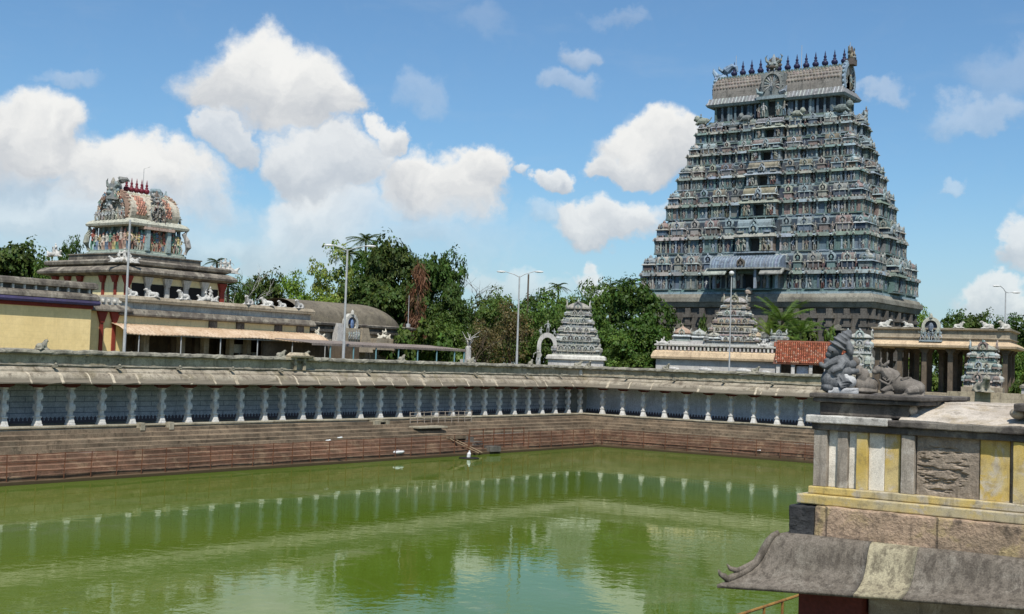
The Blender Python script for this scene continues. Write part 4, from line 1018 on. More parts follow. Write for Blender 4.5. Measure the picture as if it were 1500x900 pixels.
for sy in (-1, 1): m.add(cbox(UX + .15, yc + sy * 1.2, 17.6, .4, .4, 2.3), (.30, .40, .40))
m.add(box(UX - .5, UX + .5, yc - 1.7, yc + 1.7, 19.55, 19.8), (.5, .35, .28))
vb(m, 'crown_wall', 'shrine_paint')
m = MB(); m.add(moulding(UX0, UX, UY0, UY1, [(-.2, 19.75), (.35, 19.85), (.4, 20.05), (.2, 20.3), (-.2, 20.5), (-.4, 20.5)]), (.44, .44, .36))
vb(m, 'crown_cornice', 'shrine_paint')
xc = (UX0 + UX) / 2; dW = (UX - UX0) * .92; Lb = UY1 - UY0 - .7
vz = 20.45; vh = 2.6
def hs(a): return math.cos(a) * dW / 2, (math.sin(a) + .45) / 1.45 * vh
vb(MB().add(prism([(xc - hs(a)[0], vz + hs(a)[1]) for a in np.linspace(-.467, math.pi + .467, 21)], yc - Lb / 2, yc + Lb / 2, 'y'), (.50, .45, .36)), 'barrel_roof', 'shrine_paint')
def scales(y0, y1):
    m = MB()
    for j, a in enumerate(np.linspace(-.15, .85, 9)):
        for k in np.arange(y0 + (j % 2) * .13, y1, .26):
            hx, z = hs(a)
            m.add(ell((xc + hx, k, vz + z), (.14, .12, .16), 6, 4), jit((.50, .24, .17), .25))
    return m
for a, b in ((UY0 + 1.0, yc - 1.2), (yc + 1.2, UY1 - 1.3)): vb(scales(a, b), 'salmon_scales', 'shrine_paint')
m = MB(); 
for k in np.arange(UY0 + .8, UY1 - .6, .32): m.add(ell((xc + .9, k, vz + vh - .12), (.3, .13, .2), 6, 4), jit((.48, .47, .36)))
vb(m, 'ridge_border', 'shrine_paint')
for (yy, yw, r) in ((UY0 + .25, 0, dW * .46), (UY1 - .25, math.pi, dW * .46)):
    m = MB(); fan(r, m, (0, 0, 0), 0, (.30, .19, .14), (.20, .15, .12), 21)
    for k in range(13):
        a = -.3 + k / 12 * (math.pi + .6)
        for vf, c in figure(1.1, cols=bright()): m.add(mv(vf, (r * .72 * math.cos(a), -.3, r * (.55 + .85 * math.sin(a)))), c)
    for k in np.linspace(-r * .85, r * .85, 9):
        for vf, c in figure(1.35, cols=(jit(PAL['white']), jit(PAL['cream']), jit(PAL['cream']))): m.add(mv(vf, (k, -.4, .1)), c)
    for vf, c in figure(2.4, cols=(jit(PAL['white']), jit(PAL['cream']), jit(PAL['ochre']))): m.add(mv(vf, (0, -.35, r * .5), 0, (1.5, 1, 1)), c)
    zk = (vh + .25) / (r * 1.84)
    m.V = [mv((v, []), (xc, yy, vz - .1), yw, (1, 1, zk))[0] for v in m.V]
    vb(m, 'gable', 'shrine_paint')
m = MB(); crest_mask(m, (xc, UY0 + .1, vz + 2.1), 0, .95, (jit(PAL['grey']), jit(PAL['lblue']), jit(PAL['cream']))); m.add(tube([(xc, UY0 + .3, vz + 1.8), (xc + .05, UY0 + .4, vz + 3.2), (xc + .3, UY0 + .7, vz + 3.75), (xc + .7, UY0 + 1.1, vz + 3.8), (xc + .85, UY0 + 1.3, vz + 3.65)], [.8, .6, .4, .2, .05], 7), jit(PAL['grey'])); vb(m, 'crest', 'shrine_paint')
m = MB(); y_ = UY1 - .7; m.add(tube([(xc, y_, vz + 1.7), (xc, y_ + .2, vz + 2.6), (xc, y_ - .3, vz + 3.2), (xc, y_ - 1.0, vz + 3.25), (xc, y_ - 1.2, vz + 2.9)], [.8, .6, .38, .2, .06], 8), (.20, .29, .33)); m.add(tube([(xc, y_ + .2, vz + 2.2), (xc, y_ + .7, vz + 2.8), (xc, y_ + .7, vz + 3.4)], [.4, .26, .05], 7), (.26, .34, .36)); m.add(ell((xc + .4, y_ - .2, vz + 2.2), (.5, .6, .5), 8, 6), (.45, .44, .36)); vb(m, 'horned_crest', 'shrine_paint')
m = MB(); fan(1.0, m, (UX + .05, yc, vz - .3), math.pi / 2, (.40, .38, .32), (.22, .18, .15), 9)
for k in range(10):
    for vf, c in figure(rng.uniform(.7, 1.0)): m.add(mv(vf, (UX + .3 + rng.uniform(-.3, .1), yc + rng.uniform(-1.0, 1.0), vz - .3 + rng.uniform(0, 2.0)), math.pi / 2), c)
crest_mask(m, (UX - .3, yc, vz + 1.6), math.pi / 2, .7, (jit(PAL['grey']), jit(PAL['cream']), jit(PAL['brown'])))
vb(m, 'dormer', 'shrine_paint')
k0 = MB().add(kalasam(1.6))
ko = None
for k, y in enumerate(np.linspace(UY0 + 1.6, UY1 - 2.3, 5)):
    if ko is None: o = ko = k0.build('finial', 'red_fin', vs, True)
    else: o = ko.copy(); COL.objects.link(o); o.parent = vs
    o.location = (xc - VX, y - VY0, vz + vh - .05 - 3.1)
o = MB().add(tube([(0, 0, 0), (0, 0, 3.0), (.5, .3, 3.2)], [.04, .03, .02], 5)).build('lightning_rod', 'galv', vs); o.location = (xc - VX, yc + .4 - VY0, vz + 2.2 - 3.1)
# rows of painted figures round the crown
spots = [(k, UY0 + .12, 0) for k in np.linspace(UX0 + .2, UX - .2, 11)] + [(UX - .1, k, math.pi / 2) for k in np.linspace(UY0 + .3, UY1 - .3, 21)]
for x, y, yw in spots:
    mb = MB(); place(mb, figure(rng.uniform(1.55, 2.0), cols=bright()), (0, 0, 0), 0, (1.2, 1.2, 1)); o = mb.build('statue', 'shrine_paint', vs, loc=(x - VX, y - VY0, 17.6 - 3.1), yaw=yw)
for x, y, yw in ((UX0 - .1, UY0 - .1, -.4), (UX + .2, UY1 + .1, 1.8)):
    mb = MB(); mb.add(tube([(0, 0, 0), (.1, -.3, .7), (0, -.2, 1.3), (-.1, .1, 1.9), (.1, -.1, 2.3)], [.2, .3, .28, .24, .12], 7), jit(PAL['cream'])); o = mb.build('guardian_beast', 'shrine_paint', vs, loc=(x - VX, y - VY0, 17.6 - 3.1), yaw=yw)

# guardian clusters on the shrine's ledge
def cluster(name, label, loc, n, spread, s, yaw=0, cols=('white', 'cream', 'grey', 'pink'), group=None, cat='statue group'):
    """seated and standing plaster figures crowded between two couched beasts"""
    m = MB()
    for k in range(n):
        x = (k - (n - 1) / 2) * spread
        for vf, c in figure(1.25 + .25 * (k % 2), pose=int(rng.integers(4))): m.add(mv(vf, (x, rng.uniform(-.1, .1), .1), 0, (1.25, 1.25, 1)))
        m.add(ell((x + .2, .1, .3), (.40, .3, .32), 8, 6)); m.add(ell((x - .25, -.15, .25), (.25, .22, .26), 8, 6))
    for sx in (-1, 1):
        nb_ = nandi_mb(.52); 
        for V in nb_.V: pass
        n0 = m.n; V = np.concatenate(nb_.V) * np.array((sx, 1, 1.05)) + np.array((sx * (-.0) - sx * 0 + (-1 if sx > 0 else 1) * (n * spread / 2 + .35), 0, 0)); m.V.append(V); m.F.extend([tuple(i + n0 for i in q) for q in nb_.F]); m.C.extend(nb_.C); m.n += len(V)
    m.V = [v * s for v in m.V]
    o = remesh(m.build(name, 'cream_stat' if cols[0] != 'white' else 'white_stat', loc=loc, yaw=yaw), .055, 2)
    return tag(o, label, cat, group)
p = at(78, 393, 119); cluster('statue_group', 'sooty white guardian group on the far left corner of the shrine roof', (p[0], p[1], 15.9), 2, .5, .8)
o = cluster('statue_group', 'white masked guardian group at the near corner of the shrine roof', (VX + .2, VY0 - .2, 15.6), 3, .5, .85, .9, ('white', 'white', 'grey', 'red'))
p = at(318, 408, 124); cluster('statue_group', 'pale tangled guardian group on the right end of the shrine roof', (VX, VY1 + .1, 15.6), 3, .5, .95, 1.3, ('white', 'cream', 'grey'))

# --- the yellow hall at the far left
HX = -15.5
HY1 = yx(133, 470, HX); HY0 = -92.0
h = thing('hall', 'pale yellow hall with a sooty cornice and purple band at the left edge', 'hall', (HX, HY1, 2.6))
def hb(mb, name, mat): return mb.build(name, mat, h, loc=(-HX, -HY1, -2.6))
hb(MB().add(box(HX - 7, HX, HY0, HY1, 2.6, 11.2)), 'wall', 'yellow')
hb(MB().add(moulding(HX - 7, HX, HY0, HY1, [(.06, 10.95), (.10, 11.0), (.10, 11.22), (.02, 11.24)])), 'maroon_band', 'maroon')
hb(MB().add(moulding(HX - 7, HX, HY0, HY1, [(.02, 11.22), (.45, 11.26), (.50, 11.42), (.45, 11.62), (.3, 11.64)])), 'purple_band', 'purple')
hb(MB().add(moulding(HX - 7, HX, HY0, HY1, [(.3, 11.60), (.48, 11.66), (.44, 11.9), (.25, 12.15), (.02, 12.2), (.02, 12.5)])), 'eave', 'soot')
hb(MB().add(moulding(HX - 7, HX, HY0, HY1, [(.02, 12.45), (.35, 12.55), (.35, 12.72), (.28, 12.95), (.1, 13.05), (-.3, 13.05)])), 'coping', 'soot')
cb = None
for k, y in enumerate(np.arange(HY1 - .4, -72, -.95)):
    if cb is None: cb = o = MB().add(box(.02, .22, -.09, .09, 0, .3)).build('corbel', 'greywhite', h)
    else: o = cb.copy(); COL.objects.link(o); o.parent = h
    o.location = (0, y - HY1, 9.6)
hb(MB().add(ell((HX + .42, -57.6, 11.85), (.12, .3, .35), 8, 6)), 'medallion', 'white')
hb(MB().add(box(HX - .2, HX + .42, HY1 - .5, HY1 + .1, 11.55, 11.95)), 'corner_knob', 'greywhite')

# --- the set back bay with two pilasters and the long pillared hall with the awning
MX = -17.2
MY0 = yx(177, 460, MX); MY1 = yx(455, 460, MX)
bay = thing('gate_bay', 'short yellow wall bay with two maroon pilasters between the hall and the awning', 'wall', (MX, HY1, 2.6))
def bb(mb, name, mat): return mb.build(name, mat, bay, loc=(-MX, -HY1, -2.6))
bb(MB().add(box(MX - .6, MX, HY1, MY0 + .3, 2.6, 11.0)), 'wall', 'yellow')
for u in (147.5, 166):
    y = yx(u, 480, MX); mm = MB(); mm.add(box(MX, MX + .14, y - .15, y + .15, 2.6, 10.2)); mm.add(frustum(MX + .1, y, 10.0, 10.9, .2, .34, .3, .95)); bb(mm, 'pilaster', 'maroon')
bb(MB().add(moulding(MX - .6, MX, HY1 + .1, MY0 + .3, [(.0, 10.9), (.55, 10.95), (.55, 11.08), (.3, 11.4), (.1, 11.5), (-.1, 11.5)])), 'eave', 'soot')
m = MB(); m.add(box(MX - .5, MX + .1, HY1 + .1, MY0, 11.5, 12.1))
for y in np.linspace(HY1 + .5, MY0 - .2, 7): m.add(ell((MX + .1, y, 11.75), (.2, .16, .2), 6, 5))
bb(m, 'frieze', 'greywhite')

pm = thing('pillared_hall', 'long low pillared hall with a sooty parapet behind the tin awning', 'hall', (MX, MY0, 2.6))
def mb_(mb, name, mat): return mb.build(name, mat, pm, loc=(-MX, -MY0, -2.6))
z = lambda v, u=230: zx(u, v, MX)
zt, zg0, zg1, zc, zw0 = z(436), z(446), z(455), z(466), z(478)
mb_(MB().add(moulding(MX - 6, MX, MY0, MY1, [(-.05, zg0), (.28, zg0 + .05), (.32, zg0 + .3), (.2, zt - .05), (.0, zt), (-.4, zt)])), 'coping', 'stone')
mb_(MB().add(box(MX - 6, MX, MY0, MY1, zg1, zg0 + .01)), 'parapet', 'greywhite')
mb_(MB().add(moulding(MX - 6, MX, MY0, MY1, [(.0, zc), (.4, zc + .08), (.42, zc + .22), (.22, zg1 - .05), (.0, zg1 + .02)])), 'cornice', 'soot')
mb_(MB().add(box(MX - .5, MX - .05, MY0, MY1, zw0 - .6, zc + .02)), 'wall_band', 'cream')
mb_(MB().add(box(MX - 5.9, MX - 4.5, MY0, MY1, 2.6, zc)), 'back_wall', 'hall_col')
m = MB()
for u in (400, 430, 455): pass
for k in range(3):
    pass
for u in (312, 352, 408, 440):
    y = yx(u, 468, MX); mb_(MB().add(cbox(MX + .02, y, zw0 - .3, .16, .9, zc - zw0 + .3)), 'sooty_pilaster', 'soot')
for u in (177.5, 212, 265, 300, 337, 362, 400, 428, 450):
    y = yx(u, 500, MX - .5); mm = MB(); mm.add(cbox(MX - .5, y, 2.6, .52, .52, zw0 - 2.8)); mm.add(frustum(MX - .5, y, zw0 - .6, zw0 - .2, .5, .5, .6, 1.1)); mb_(mm, 'pillar', 'stone')
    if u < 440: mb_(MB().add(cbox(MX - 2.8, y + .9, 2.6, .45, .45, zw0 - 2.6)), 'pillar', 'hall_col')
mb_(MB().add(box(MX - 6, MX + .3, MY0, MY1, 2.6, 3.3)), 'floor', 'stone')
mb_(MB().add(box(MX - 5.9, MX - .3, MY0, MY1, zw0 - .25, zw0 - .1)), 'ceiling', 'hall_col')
for u, zz in ((250, 8.3), (352, 8.5)):
    pass
aw = thing('awning', 'rusty peach tin awning on thin poles along the pillared hall', 'awning', (MX, MY0, 2.6))
za1, za0 = z(477) , zx(230, 489, MX + 2.2)
n = 60; ys = np.linspace(MY0 - 1.0, MY1 + .6, n * 4); v = []; f = []
for i, y in enumerate(ys):
    wv = .035 * math.sin(i * math.pi / 2) ; sag = .10 * math.sin(y * .55) * math.sin(y * .17)
    v += [(0 + .1, y - MY0, za1 + wv), (1.2, y - MY0, (za0 + za1) / 2 + .12 + wv + sag * .4), (2.2, y - MY0, za0 + wv + sag), (2.25, y - MY0, za0 - .1 + wv + sag)]
for i in range(len(ys) - 1):
    for k in range(3): f.append((4 * i + k, 4 * i + 4 + k, 4 * i + 5 + k, 4 * i + 1 + k))
o = MB().add((v, f)).build('sheet', 'awning', aw, True, loc=(0, 0, -2.6)); sm_ = o.modifiers.new('thickness', 'SOLIDIFY'); sm_.thickness = .03
for y in np.linspace(MY0 + .3, MY1, 6): MB().add(tube([(2.1, y - MY0, 0), (2.1, y - MY0, za0 - 2.65)], .05, 6)).build('pole', 'galv', aw)
MB().add(tube([(2.1, MY0 - 1 - MY0, za0 - .12), (2.1, MY1 - MY0 + .5, za0 - .12)], .05, 5)).build('rail', 'galv', aw, loc=(0, 0, -2.6))
# white animals along the hall's parapet
gb = 'white plaster statues on the pillared hall parapet'
for u, s_, lab, yw in ((193, .75, 'small white bull statue on the hall parapet beside the tall lamp pole', 1.6), (222, .85, 'white bull statue on the parapet below the shrine openings', 1.2), (268, .95, 'sooty white bull statue on the parapet, left of the seated white group', 1.7),
                       (364, .95, 'white bull statue with lowered head on the parapet, right of the seated group', 2.0), (391, .9, 'dark streaked white bull statue on the parapet, second from its right end', 1.2), (413, .7, 'plain small white bull near the right end of the parapet', 1.57), (438, .95, 'white bull with a small rider at the right end of the parapet', 1.9)):
    put_bull(bull_lo, lab, (MX - .1, yx(u, 440, MX - .1), zt - .03), yw, s_ * .74, gb)
cluster('statue_group', 'white seated figures flanked by lions on the middle of the hall parapet', (MX - .1, yx(306, 430, MX), zt), 2, .5, .8, 1.4, ('white', 'white', 'grey'))
p = yx(372, 508, MX - 3); 
m = MB(); m.add(lathe([(.5, 0), (.55, .2), (.3, .5), (.25, .9), (.4, 1.1)], 10)); tag(m.build('stone_urn', 'pale_stone', loc=(MX - .9, yx(373, 510, MX - .9), 6.9)), 'small white urn standing between the dark pillars under the awning', 'urn')
m = MB(); m.add(box(-.5, .5, -1.0, 1.0, 0, 3.9)); m2_ = thing('kiosk', 'small white barred kiosk under the awning', 'kiosk', (MX - 1.6, yx(348, 505, MX - 1.6), 5.6))
MB().add(box(-.5, .4, -.9, .9, 0, 1.3)).build('counter', 'pale_stone', m2_); MB().add(box(-.5, .3, -.9, .9, 2.3, 3.1)).build('sign_board', 'white', m2_)
for y in (-.85, 0, .85): MB().add(cbox(.3, y, 1.3, .08, .08, 1.05)).build('post', 'galv', m2_)
MB().add(box(-.4, .5, -1, 1, -3.0, 0)).build('plinth', 'stone', m2_)

# --- the barrel vaulted hall and the tin shed before it
BX = -18.6
BY0, BY1 = yx(440, 460, BX), yx(602, 480, BX)
bv = thing('vaulted_hall', 'grey brown barrel vaulted stone hall behind the tin shed', 'hall', (BX, BY0, 2.6))
def bvb(mb, name, mat, sm=False, par=None): return mb.build(name, mat, par or bv, sm, loc=(0, 0, 0) if par else (-BX, -BY0, -2.6))
ze = zx(520, 477, BX); zr = zx(500, 446, BX - 3.6)
bvb(MB().add(box(BX - 7, BX, BY0, BY1 - .3, 2.6, ze - .5)), 'wall', 'stone')
bvb(MB().add(moulding(BX - 7, BX, BY0, BY1 - .3, [(0, ze - .9), (.35, ze - .8), (.4, ze - .55), (.1, ze - .5), (.1, ze - .25), (.55, ze - .15), (.6, ze + .05), (.2, ze + .15), (-.3, ze + .15)])), 'eave', 'soot')
v = []; f = []; NS, NA = 30, 15
for i in range(NS + 1):
    t = i / NS; y = BY0 + (BY1 - .3 - BY0) * t
    k = 1.0 if t < .72 else max(.02, math.cos((t - .72) / .28 * math.pi / 2)) ** .55
    for j in range(NA + 1):
        a = math.pi * j / NA
        v.append((BX - 3.5 + math.cos(a) * (3.45 * (.55 + .45 * k)), y, ze + .1 + (zr - ze) * math.sin(a) ** .8 * k))
for i in range(NS):
    for j in range(NA): f.append((i * (NA + 1) + j, i * (NA + 1) + j + 1, (i + 1) * (NA + 1) + j + 1, (i + 1) * (NA + 1) + j))
rf = bvb(MB().add((v, f)), 'vault', 'vault', True)
for u, vv in ((468, 447), (492, 449), (524, 453), (557, 458), (575, 470)):
    q = on_x(u, vv, BX - 1.2); bvb(MB().add(ell((q[0], q[1], q[2] - .15), (.18, .14, .16), 6, 5)), 'knob', 'soot', False, rf)
yn = yx(518, 475, BX + .9); zn = zx(518, 484, BX + .9)
nb = bvb(MB().add(box(BX - .2, BX + .8, yn - 1.7, yn + 1.8, zn - 2.0, zn + .2)), 'niche_block', 'stone')
m = MB(); 
for vf, c in nasi(.95, .5): m.add(mv(mv(vf, (0, 0, 0), math.pi / 2), (BX + .7, yn, zn - .1)), {'rim': (.50, .49, .44), 'core': (.05, .13, .32), 'fig': (.06, .16, .36)}[c])
bvb(m, 'blue_niche', 'shrine_paint', False, nb)
m = MB()
for k in range(5):
    for vf, c in figure(.9, cols=(jit(PAL['white']), jit(PAL['white']), jit(PAL['grey']))): m.add(mv(vf, (BX + 1.0, yn - .7 + k * .35, zn - .9), math.pi / 2), c)
bvb(m, 'white_figures', 'shrine_paint', False, nb)
bvb(MB().add(frustum(BX + .6, yn + 1.9, zn - 2.2, zn + .3, .9, 2.1, .5, .9)), 'buttress', 'stone'); bvb(MB().add(frustum(BX + .6, yn - 1.9, zn - 2.2, zn + .6, .8, 1.0, .6, .7)), 'buttress', 'pale_stone')
for u, s_, lab in ((462, .95, 'pale seated figures on the wall beside the end of the peach awning'), (560, .9, 'yellowish seated statue pair on the ledge right of the blue niche')):
    yy = yx(u, 490, BX + .5); cluster('statue_group', lab, (BX + .75, yy, zx(u, 496, BX + .75)), 2, .5, s_ * .8, 1.5, ('cream', 'white', 'ochre')); bvb(MB().add(box(BX - .1, BX + 1.15, yy - 1.6, yy + 1.6, zx(u, 496, BX + .75) - 1.2, zx(u, 496, BX + .75))), 'ledge', 'stone')
for a in np.arange(BY0 + 1, BY1 - 1, 1.3):
    if abs(a - yn) > 2.4: bvb(MB().add(box(BX, BX + .12, a - .14, a + .14, 2.6, ze - .9)), 'pilaster', 'stone')
o = bvb(MB().add(tube([(BX, BY1 - .5, ze), (BX, BY1 - .5, ze + .5), (BX, BY1 - .5, ze + .55), (BX, BY1 - .5, ze + 3.6)], [.22, .25, .04, .03], 6)), 'finial_rod', 'galv')

SX = -9.5
sY0, sY1 = yx(458, 500, SX), yx(683, 510, SX)
sh = thing('shed', 'long low tin roofed shed on slim teal posts before the vaulted hall', 'shed', (SX, sY0, 2.6))
zs = zx(560, 507, SX)
v = []; f = []
ys = np.arange(sY0, sY1, .12)
for i, y in enumerate(ys): wv = .025 * math.sin(i * 2.1); v += [(0, y - sY0, zs + wv - 2.6), (-4.8, y - sY0, zs + .34 + wv - 2.6)]
for i in range(len(ys) - 1): f.append((2 * i, 2 * i + 2, 2 * i + 3, 2 * i + 1))
o = MB().add((v, f)).build('roof', 'tin', sh); sm_ = o.modifiers.new('thickness', 'SOLIDIFY'); sm_.thickness = .04
MB().add(box(-.08, .02, 0, sY1 - sY0, zs - 2.6 - .2, zs - 2.6 - .03)).build('fascia', 'tin', sh)
for u in (485, 519, 552, 585, 613, 641, 667, 681): MB().add(tube([(-.1, yx(u, 515, SX) - sY0, 0), (-.1, yx(u, 515, SX) - sY0, zs - 2.7)], .07, 6)).build('post', 'teal', sh)
MB().add(box(-6.5, -6.2, 0, (sY1 - sY0) * .58, 0, zs - 2.6 + .3)).build('back_partition', 'hall_col', sh)
y0 = yx(690, 515, -8.4)
m = MB(); m.add(mv(tube([(0, 0, 0), (0, 0, 1.3), (0, .1, 1.6)], [.3, .34, .2], 8), (0, 0, 0)))
for k in range(9): m.add(tube([(0, 0, 1.4), (rng.uniform(-.5, .5), rng.uniform(-.5, .5), 2.1), (rng.uniform(-.9, .9), rng.uniform(-.9, .9), rng.uniform(2.3, 3.1))], [.07, .045, .02], 5))
m.add(box(-.6, .6, -.6, .6, -5.5, .05)); tag(m.build('withered_pot_plant', 'pale_stone', loc=(-12, yx(686, 515, -12), 8.0)), 'pale withered spiky plant on a pedestal at the end of the tin shed', 'plant')
tag(MB().add(box(-.2, .2, -14, 9.0, 0, 5.6)).build('boundary_wall', 'yellow', loc=(-22, 0, 2.6)), 'low ochre boundary wall seen under the end of the tin shed', 'wall')

# ================================================================== white shrines and halls beyond the far wall
def vimana(th, cx, cy, z0, zt, w, n, wtop, cols=('white', 'cream', 'white', 'grey'), dome=True, base=None, mat='shrine_paint', dz=-2.6):
    """a stepped tower of shrines; each storey is one part"""
    hs = np.linspace(1.15, .85, n); hs = hs / hs.sum() * (zt - z0) * (.80 if dome else 1)
    z = z0
    for i in range(n):
        mb = MB(); ww = w + (wtop - w) * i / (n - .4); h_ = hs[i]
        mb.add(frustum(cx, cy, z, z + h_, ww * .93, ww * .93, ww * .80, ww * .80), pick('grey', 'cream', *cols))
        mb.add(frustum(cx, cy, z, z + h_ * .16, ww * .98, ww * .98, ww * .94, ww * .94), pick(*cols)); mb.add(frustum(cx, cy, z + h_ * .40, z + h_ * .50, ww * .99, ww * .99, ww * .88, ww * .88), pick(*cols))
        m_ = max(3, int(ww / .62))
        for a in range(4):
            for k in range(m_):
                x = (k - (m_ - 1) / 2) * ww / m_ * .98
                C = dict(rim=pick(*cols), core=pick('grey', 'brown', 'cream'), fig=pick(*cols))
                if k in (0, m_ - 1): parts = [(cbox(0, 0, -.02, ww / m_ * .66, ww / m_ * .66, h_ * .14), C['rim']), (ell((0, 0, h_ * .20), (ww / m_ * .38, ww / m_ * .38, h_ * .20), 12, 8), pick(*cols)), (tube([(0, 0, h_ * .36), (0, 0, h_ * .46)], [.07, .02], 5), C['rim'])]
                else: parts = [(vf, C[c]) for vf, c in nasi(min(ww / m_ * .52, h_ * .30) * rng.uniform(.8, 1.15), .2)]
                for vf, c in parts: mb.add(mv(mv(vf, (x, -ww * .45, z + h_ * .48)), (0, 0, 0), a * math.pi / 2) if False else mv(mv(mv(vf, (x, -ww * .46, h_ * .48)), (0, 0, 0), a * math.pi / 2), (cx, cy, z)), c)
                for vf, c in figure(h_ * .62, cols=(pick(*cols), pick(*cols), pick('grey', 'cream'))): mb.add(mv(mv(mv(vf, (x + rng.uniform(-.1, .1), -ww * .47, h_ * .08), 0, (1.4, 1.2, 1)), (0, 0, 0), a * math.pi / 2), (cx, cy, z)), c)
                if k < m_ - 1: mb.add(mv(mv(cbox(x + ww / m_ * .5, -ww * .44, h_ * .14, .1, .12, h_ * .3), (0, 0, 0), a * math.pi / 2), (cx, cy, z)), pick(*cols))
        mb.build('storey', mat, th, loc=(0, 0, dz)); z += h_
    if dome:
        r = wtop * .58; H = zt - z
        mb = MB(); mb.add(lathe([(r * .7, 0), (r * .75, H * .15), (r * 1.02, H * .24), (r, H * .38), (r * .72, H * .62), (r * .38, H * .78), (r * .2, H * .82)], 10, (cx, cy, z), ph=.5), pick('white', 'cream'))
        for a in range(4):
            for vf, c in nasi(r * .36, .12): mb.add(mv(mv(mv(vf, (0, -r * .95, H * .12)), (0, 0, 0), a * math.pi / 2), (cx, cy, z)), pick(*cols))
            for vf, c in lion(): mb.add(mv(mv(mv(vf, (-.2, 0, 0), 0, .35), (r * .9, r * .9, 0), .8), (0, 0, 0), a * math.pi / 2) if False else mv(mv(mv(vf, (0, 0, 0), .8, .35), (r * .85, r * .85, 0)), (cx, cy, z)), pick(*cols))
        mb.build('dome', mat, th, loc=(0, 0, dz))
        MB().add(mv(kalasam(H * .5), (cx, cy, z + H * .80)), pick('cream')).build('finial', mat, th, loc=(0, 0, dz))
p = at(845, 530, 136)
wv = thing('white_shrine', 'sooty white stepped shrine tower standing alone among the trees', 'shrine', (p[0], p[1], 2.6), R(30))
MB().add(box(-2.9, 2.9, -2.9, 2.9, 0, 6.2)).build('base', 'pale_stone', wv)
MB().add(moulding(-2.9, 2.9, -2.9, 2.9, [(0, 5.7), (.25, 5.8), (.2, 6.1), (.0, 6.25), (-.4, 6.25)])).build('cornice', 'greywhite', wv)
vimana(wv, 0, 0, 8.8, 14.75, 5.3, 5, 2.3, ('cream', 'white', 'grey', 'cream'))
p = at(801, 528, 134)
ar = thing('arch', 'narrow pale arch with a seated figure on top beside the white tower', 'arch', (p[0], p[1], 2.6), R(30))
m = MB(); v = []; f = []
th_ = np.linspace(0, math.pi, 15)
for rr in (1.0, .62):
    for yy in (-.25, .25):
        for a in th_: v.append((rr * math.cos(a) * 1.05, yy, 7.2 + rr * math.sin(a) * 1.35))
for i in range(14): f += [(i, i + 1, 30 + i + 1, 30 + i), (15 + i, 45 + i, 45 + i + 1, 15 + i + 1), (i, 15 + i, 16 + i, i + 1), (30 + i, 31 + i, 46 + i, 45 + i)]
m.add((v, f)); m.add(cbox(.86, 0, 0, .4, .5, 7.22)); m.add(cbox(-.86, 0, 0, .4, .5, 7.22)); m.build('arch_ring', 'pale_stone', ar)
m = MB()
for x, zz, hh in ((0, 8.5, 1.6), (-.7, 8.1, 1.0), (.7, 8.1, 1.0)): place(m, figure(hh, cols=(PAL['white'], PAL['grey'], PAL['cream'])), (x, 0, zz))
m.build('statue', 'shrine_paint', ar)
p = at(788, 528, 132); m = MB(); place(m, figure(2.3, cols=(PAL['cream'], PAL['white'], PAL['cream'])), (0, 0, 5.0)); m.add(cbox(0, 0, 0, .8, .8, 5.0), PAL['white'])
tag(m.build('saint_statue', 'shrine_paint', loc=(p[0], p[1], 2.6), yaw=R(30)), 'slender white standing figure on a pedestal left of the pale arch', 'statue')

# --- the white shrine complex before the gopuram
p = at(1046, 530, 137)
cx = thing('shrine', 'low grey walled shrine crowned by a white pyramid and small domes', 'shrine', (p[0], p[1], 2.6), R(20))
def sz(v): return 7.9 + (540.0 - v) / 13.5
def su(u): return (u - 1046) / 13.5 / math.cos(R(6.5))
MB().add(box(su(962), su(1132), 0, 8, 0, sz(526) - 2.6)).build('wall', 'pale_stone', cx)
MB().add(moulding(su(962), su(1132), 0, 8, [(0, sz(528)), (.45, sz(527)), (.5, sz(524)), (.3, sz(517)), (.05, sz(515)), (-.2, sz(515))])).build('eave', 'tan', cx, loc=DN)
m = MB(); m.add(box(su(963), su(1131), .05, 7.9, sz(515.2), sz(508) ), (.10, .085, .07)); m.add(moulding(su(962), su(1132), 0, 8, [(.05, sz(509)), (.2, sz(508)), (.2, sz(506)), (-.2, sz(505))]), (.45, .44, .40))
for x in np.arange(su(963), su(1131), .42): m.add(box(x, x + .2, -.12, .06, sz(514.5), sz(509)), jit((.50, .47, .42)))
m.build('dentil_band', 'shrine_paint', cx, loc=DN)
vimana(cx, su(1070), 3.2, sz(505), sz(430), 6.1, 5, 2.3, ('cream', 'white', 'grey', 'pink', 'cream', 'ochre'))
def domelet(th, x, y, z0, z1, w, col):
    mb = MB(); H = z1 - z0
    mb.add(cbox(x, y, z0, w * .8, w * .8, H * .35), PAL['grey']); mb.add(frustum(x, y, z0 + H * .3, z0 + H * .42, w * 1.05, w * 1.05, w * .85, w * .85), jit(PAL['white'])); mb.add(cbox(x, y, z0, w, w, H * .1), jit(PAL['white']))
    mb.add(lathe([(w * .40, 0), (w * .50, H * .12), (w * .42, H * .28), (w * .22, H * .42), (w * .06, H * .50), (.02, H * .60)], 10, (x, y, z0 + H * .42), ph=.5), col)
    for a in range(4):
        for vf, c in nasi(w * .17, .1): mb.add(mv(mv(mv(vf, (0, -w * .46, H * .40)), (0, 0, 0), a * math.pi / 2), (x, y, z0)), jit(PAL['cream']))
        for vf, c in figure(H * .35): mb.add(mv(mv(mv(vf, (w * .42, -w * .42, 0)), (0, 0, 0), a * math.pi / 2), (x, y, z0)), jit(PAL['white']))
    return mb.build('small_dome', 'shrine_paint', th, loc=DN)
MB().add(box(su(980), su(1120), .6, 7.2, sz(506) - 2.6, sz(500) - 2.6)).build('roof_terrace', 'pale_stone', cx)
